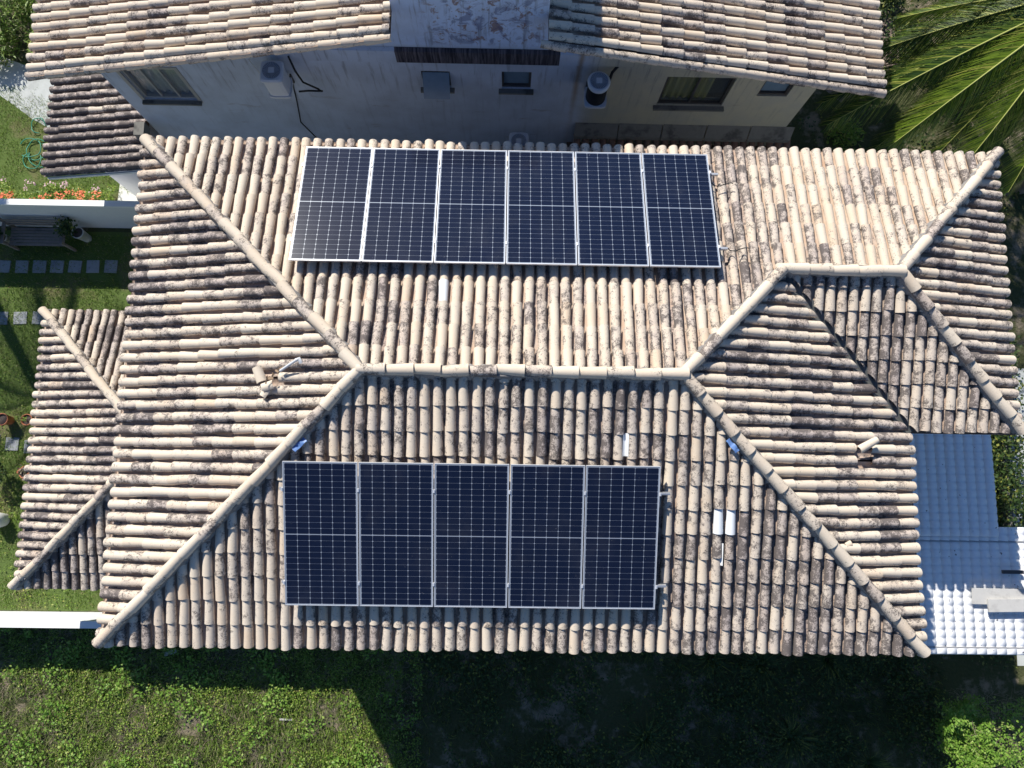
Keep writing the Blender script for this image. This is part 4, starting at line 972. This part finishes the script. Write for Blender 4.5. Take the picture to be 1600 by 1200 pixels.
# hedge along the street
he = empty('hedge', (14.7, -1.3, 0), 'narrow green hedge between the carport and the street at the right edge', 'hedge')
n_ = 9000; x = rng.normal(14.72, .26, n_); y = rng.uniform(-3.3, 2.2, n_); z_ = rng.uniform(.1, 1.25, n_) - .9 * np.abs(x - 14.7); leaves('foliage', M['hedge'], np.stack([x, y, np.clip(z_, .03, 2)], 1)[fbm(y, x, 1.6, 50) > -.3], .085, parent=he)
p_ = mask_pts(5000, 13, 15.0, -6, 8, 1.1, 0, 51); p_[:, 2] = rng.uniform(.02, .2, len(p_)); leaves('ground_cover', M['hedge'], p_, .08, kind='stuff')

# shrubs at the top left
for i, (x, y, r_, h_) in enumerate(((-11.7, 10.9, 1.0, 1.0), (-10.7, 11.4, .9, 1.2), (-11.9, 9.9, .7, .7), (-10.35, 10.0, .55, .6))):
    t_ = empty('shrub', (x, y, 0), ['large arching leafed shrub in the top left corner', 'tall shrub against the white house roof at the top left', 'low shrub beside the paved path at the left edge', 'small shrub at the top of the paved path'][i], 'shrub')
    k = int(1700 * r_ * r_) + 400; q = rng.normal(size=(k, 3)); q /= np.linalg.norm(q, axis=1)[:, None]; q[:, 2] = np.abs(q[:, 2]); pts = q * np.array([r_, r_, h_]) * (rng.uniform(.35, 1, k) ** .6)[:, None] + np.array([x, y, .1])
    leaves('foliage', M['grass'] if i % 2 == 0 else M['weed'], pts, .17, elong=5, parent=t_, nrm_z=.9)
    mb = MB(); mb.tube([(x, y, 0), (x, y, h_ * .7)], .03, 6); mb.build('stem', M['trunk'], t_)

# ------------------------------------------------------------------ palms at the top right
def frond(parent, a, b, droop, wid=.62, n=54, dense=1., tone=.5):
    """arched rachis from a to b with two rows of drooping leaflets"""
    a, b = Vector(a), Vector(b); Lf = (b - a).length; pts = []; m = 18
    for i in range(m + 1):
        f = i / m; p = a.lerp(b, f); p.z += droop * 4 * f * (1 - f) * .5; pts.append(p)
    mb = MB(); mb.tube(pts, .028, 6, .006); fr = mb.build('frond', M['rachis'], parent)
    V_ = []; tint = []
    nseg = int(Lf * 34 * dense)
    for i in range(nseg):
        f = .10 + .90 * i / nseg; q = f * m; k = min(int(q), m - 1); p = pts[k].lerp(pts[k + 1], q - k); tg = (pts[k + 1] - pts[k]).normalized()
        sdv = tg.cross(Vector((0, 0, 1))).normalized()
        ll = wid * (math.sin(math.pi * min(1, (f * .86 + .12))) ** .55) * random.uniform(.88, 1.08)
        for sg in (-1, 1):
            ang = math.radians(48 - 16 * f) + random.gauss(0, .04); d = (tg * math.sin(math.pi / 2 - ang) + sdv * sg * math.cos(math.pi / 2 - ang)).normalized()
            pr = p; w0 = .013; hang = random.uniform(.35, .95); wv = (tg.cross(Vector((0, 0, 1)))).normalized(); wdir = d.cross(Vector((0, 0, 1))).normalized() * .8 + Vector((0, 0, 1)) * .45
            tn = min(1, max(0, random.gauss(tone * .8, .25))); dry = random.random()
            for s_ in range(3):
                g0, g1 = s_ / 3, (s_ + 1) / 3; nx_ = p + d * ll * g1 + Vector((0, 0, -ll * hang * g1 * g1)); w1 = .013 * (1 - g1 * .9)
                V_ += [pr - wdir * w0, pr + wdir * w0, nx_ + wdir * w1, nx_ - wdir * w1]; tint.append((tn, dry)); pr = nx_; w0 = w1
    quads('leaflets', M['palm'], np.array([tuple(v) for v in V_]), len(tint), fr, None, np.array(tint))
pc = Vector((14.3, 8.6, 5.0))
palm = empty('coconut_palm', (14.9, 9.1, 0), 'coconut palm with long arching fronds and green coconuts at the top right', 'palm tree')
mb = MB(); mb.tube([(15.0, 9.2, 0), (14.85, 9.05, 1.8), (14.6, 8.85, 3.4), (14.3, 8.6, 4.9)], .17, 12, .12); mb.build('trunk', M['trunk'], palm)
tips = [((10.55, 5.75, 3.7), .75, .85), ((11.95, 5.05, 3.6), .9, .9), ((13.1, 4.75, 3.7), .8, .75), ((9.4, 6.45, 3.3), .5, .25), ((10.2, 9.3, 4.6), .9, .75), ((11.0, 7.6, 3.2), .6, .3), ((12.0, 10.7, 4.3), .9, .5),
        ((13.6, 12.4, 4.4), .9, .5), ((16.6, 11.6, 4.4), .9, .5), ((18.2, 9.2, 4.2), .8, .5), ((17.2, 6.0, 4.0), .8, .5), ((14.9, 4.6, 3.8), .8, .6), ((9.8, 7.6, 2.2), .4, .1), ((11.2, 6.6, 1.9), .4, .1), ((12.6, 7.4, 1.8), .4, .1), ((10.8, 10.6, 2.6), .4, .15), ((13.6, 10.6, 2.6), .4, .15), ((14.6, 7.0, 1.9), .4, .1), ((15.8, 8.0, 2.2), .4, .15), ((10.1, 8.3, 2.8), .4, .2), ((12.4, 6.2, 2.4), .4, .15), ((11.4, 9.4, 2.9), .5, .3), ((13.7, 6.2, 2.5), .4, .2)]  # low fronds toned dark, shade of the gaps put into their leaf colour
for tp_, dr, tone in tips: frond(palm, pc + Vector((random.uniform(-.08, .08), random.uniform(-.08, .08), 0)), tp_, dr, wid=.78, tone=tone)
for k in range(7):
    a = k * .9; o_ = Vector((12.75, 8.0, 3.8)) + Vector((.20 * math.cos(a), .18 * math.sin(a), .08 * (k % 3)))
    mb = MB(); mb.lathe(o_, [(0.01, -.12), (.07, -.10), (.105, -.03), (.10, .04), (.06, .10), (0.005, .13)], 14); mb.build('coconut', M['coconut'], palm)
mb = MB(); mb.tube([pc, (13.5, 8.3, 4.9), (12.8, 8.05, 4.05)], .025, 6); mb.build('fruit_stalk', M['rachis'], palm)
# second palm mostly beyond the frame
pc2 = Vector((15.6, 6.2, 5.2)); palm2 = empty('coconut_palm', (16.0, 6.4, 0), 'palm whose fronds reach in from the right edge behind the roof corner', 'palm tree')
mb = MB(); mb.tube([(16.2, 6.5, 0), (15.9, 6.35, 2.5), (15.6, 6.2, 5.1)], .17, 12, .12); mb.build('trunk', M['trunk'], palm2)
for tp_, dr, tone in (((13.0, 4.95, 4.6), .7, .75), ((13.2, 6.6, 4.6), .8, .5), ((14.1, 3.4, 4.2), .8, .8), ((14.2, 8.6, 4.4), .8, .45), ((16.3, 3.5, 4.2), .8, .5), ((18.2, 6.2, 4.4), .8, .5), ((16.5, 8.9, 4.4), .8, .5)): frond(palm2, pc2, tp_, dr, wid=.8, tone=tone)
pc3 = Vector((12.3, 12.4, 6.0)); palm3 = empty('coconut_palm', (12.4, 12.6, 0), 'palm above the top edge whose fronds hang in over the dirt between houses', 'palm tree')
mb = MB(); mb.tube([(12.6, 12.7, 0), (12.4, 12.5, 3), (12.3, 12.4, 5.9)], .17, 12, .12); mb.build('trunk', M['trunk'], palm3)
for tp_, dr, tone in (((9.6, 10.2, 5.4), .7, .45), ((11.4, 9.0, 4.8), .8, .5), ((13.6, 9.2, 4.6), .8, .4), ((15.6, 10.6, 4.8), .8, .4), ((9.0, 12.8, 5.6), .8, .5), ((10.5, 15.2, 5), .8, .5), ((14, 15.4, 5), .8, .5), ((12.6, 9.4, 3.6), .4, .3)): frond(palm3, pc3, tp_, dr, wid=.8, tone=tone)
pc4 = Vector((-13.3, 6.4, 5.6)); palm4 = empty('coconut_palm', (-13.6, 6.9, 0), 'palm standing beyond the left photo edge, its shadow falling across the side lawn', 'palm tree')
mb = MB(); mb.tube([(-13.6, 6.9, 0), (-13.5, 6.7, 3), pc4], .16, 12, .12); mb.build('trunk', M['trunk'], palm4)
for k in range(11):
    a = k * .571; frond(palm4, pc4, (pc4.x + 2.7 * math.cos(a), pc4.y + 3.2 * math.sin(a), 4.6 + .5 * (k % 2)), .8, wid=.7, dense=.8, tone=.5)
# understory at the top right
for i, (x, y, r_, h_) in enumerate(((13.3, 10.6, .9, .8), (12.0, 9.6, .6, .5), (14.6, 9.6, 1.0, 1.0), (11.4, 7.9, .5, .5), (10.4, 7.0, .5, .4), (15.4, 11.4, 1.2, 1.2), (12.4, 12.0, .9, .7))):
    t_ = empty('shrub', (x, y, 0), ['leafy shrub under the palm crown at the top', 'small shrub beside the dirt path under the fronds', 'broad shrub right of the coconuts', 'low shrub in the dirt left of the palm', 'low shrub in the gap between the two houses', 'shrub in the top right corner', 'shrub at the top edge beside the neighbour roof'][i], 'shrub')
    k = int(900 * r_ * r_) + 300; q = rng.normal(size=(k, 3)); q /= np.linalg.norm(q, axis=1)[:, None]; q[:, 2] = np.abs(q[:, 2]); leaves('foliage', M['weed'] if i % 2 else M['hedge'], q * np.array([r_, r_, h_]) * rng.uniform(.4, 1, k)[:, None] + np.array([x, y, .05]), .11, elong=2.4, parent=t_)
    mb = MB(); mb.tube([(x, y, 0), (x, y, h_ * .6)], .02, 6); mb.build('stem', M['trunk'], t_)
p_ = mask_pts(6000, 9, 17, 5, 13, .9, 0, 61); p_[:, 2] = rng.uniform(.02, .15, len(p_)); leaves('undergrowth', M['hedge'], p_, .08, kind='stuff')
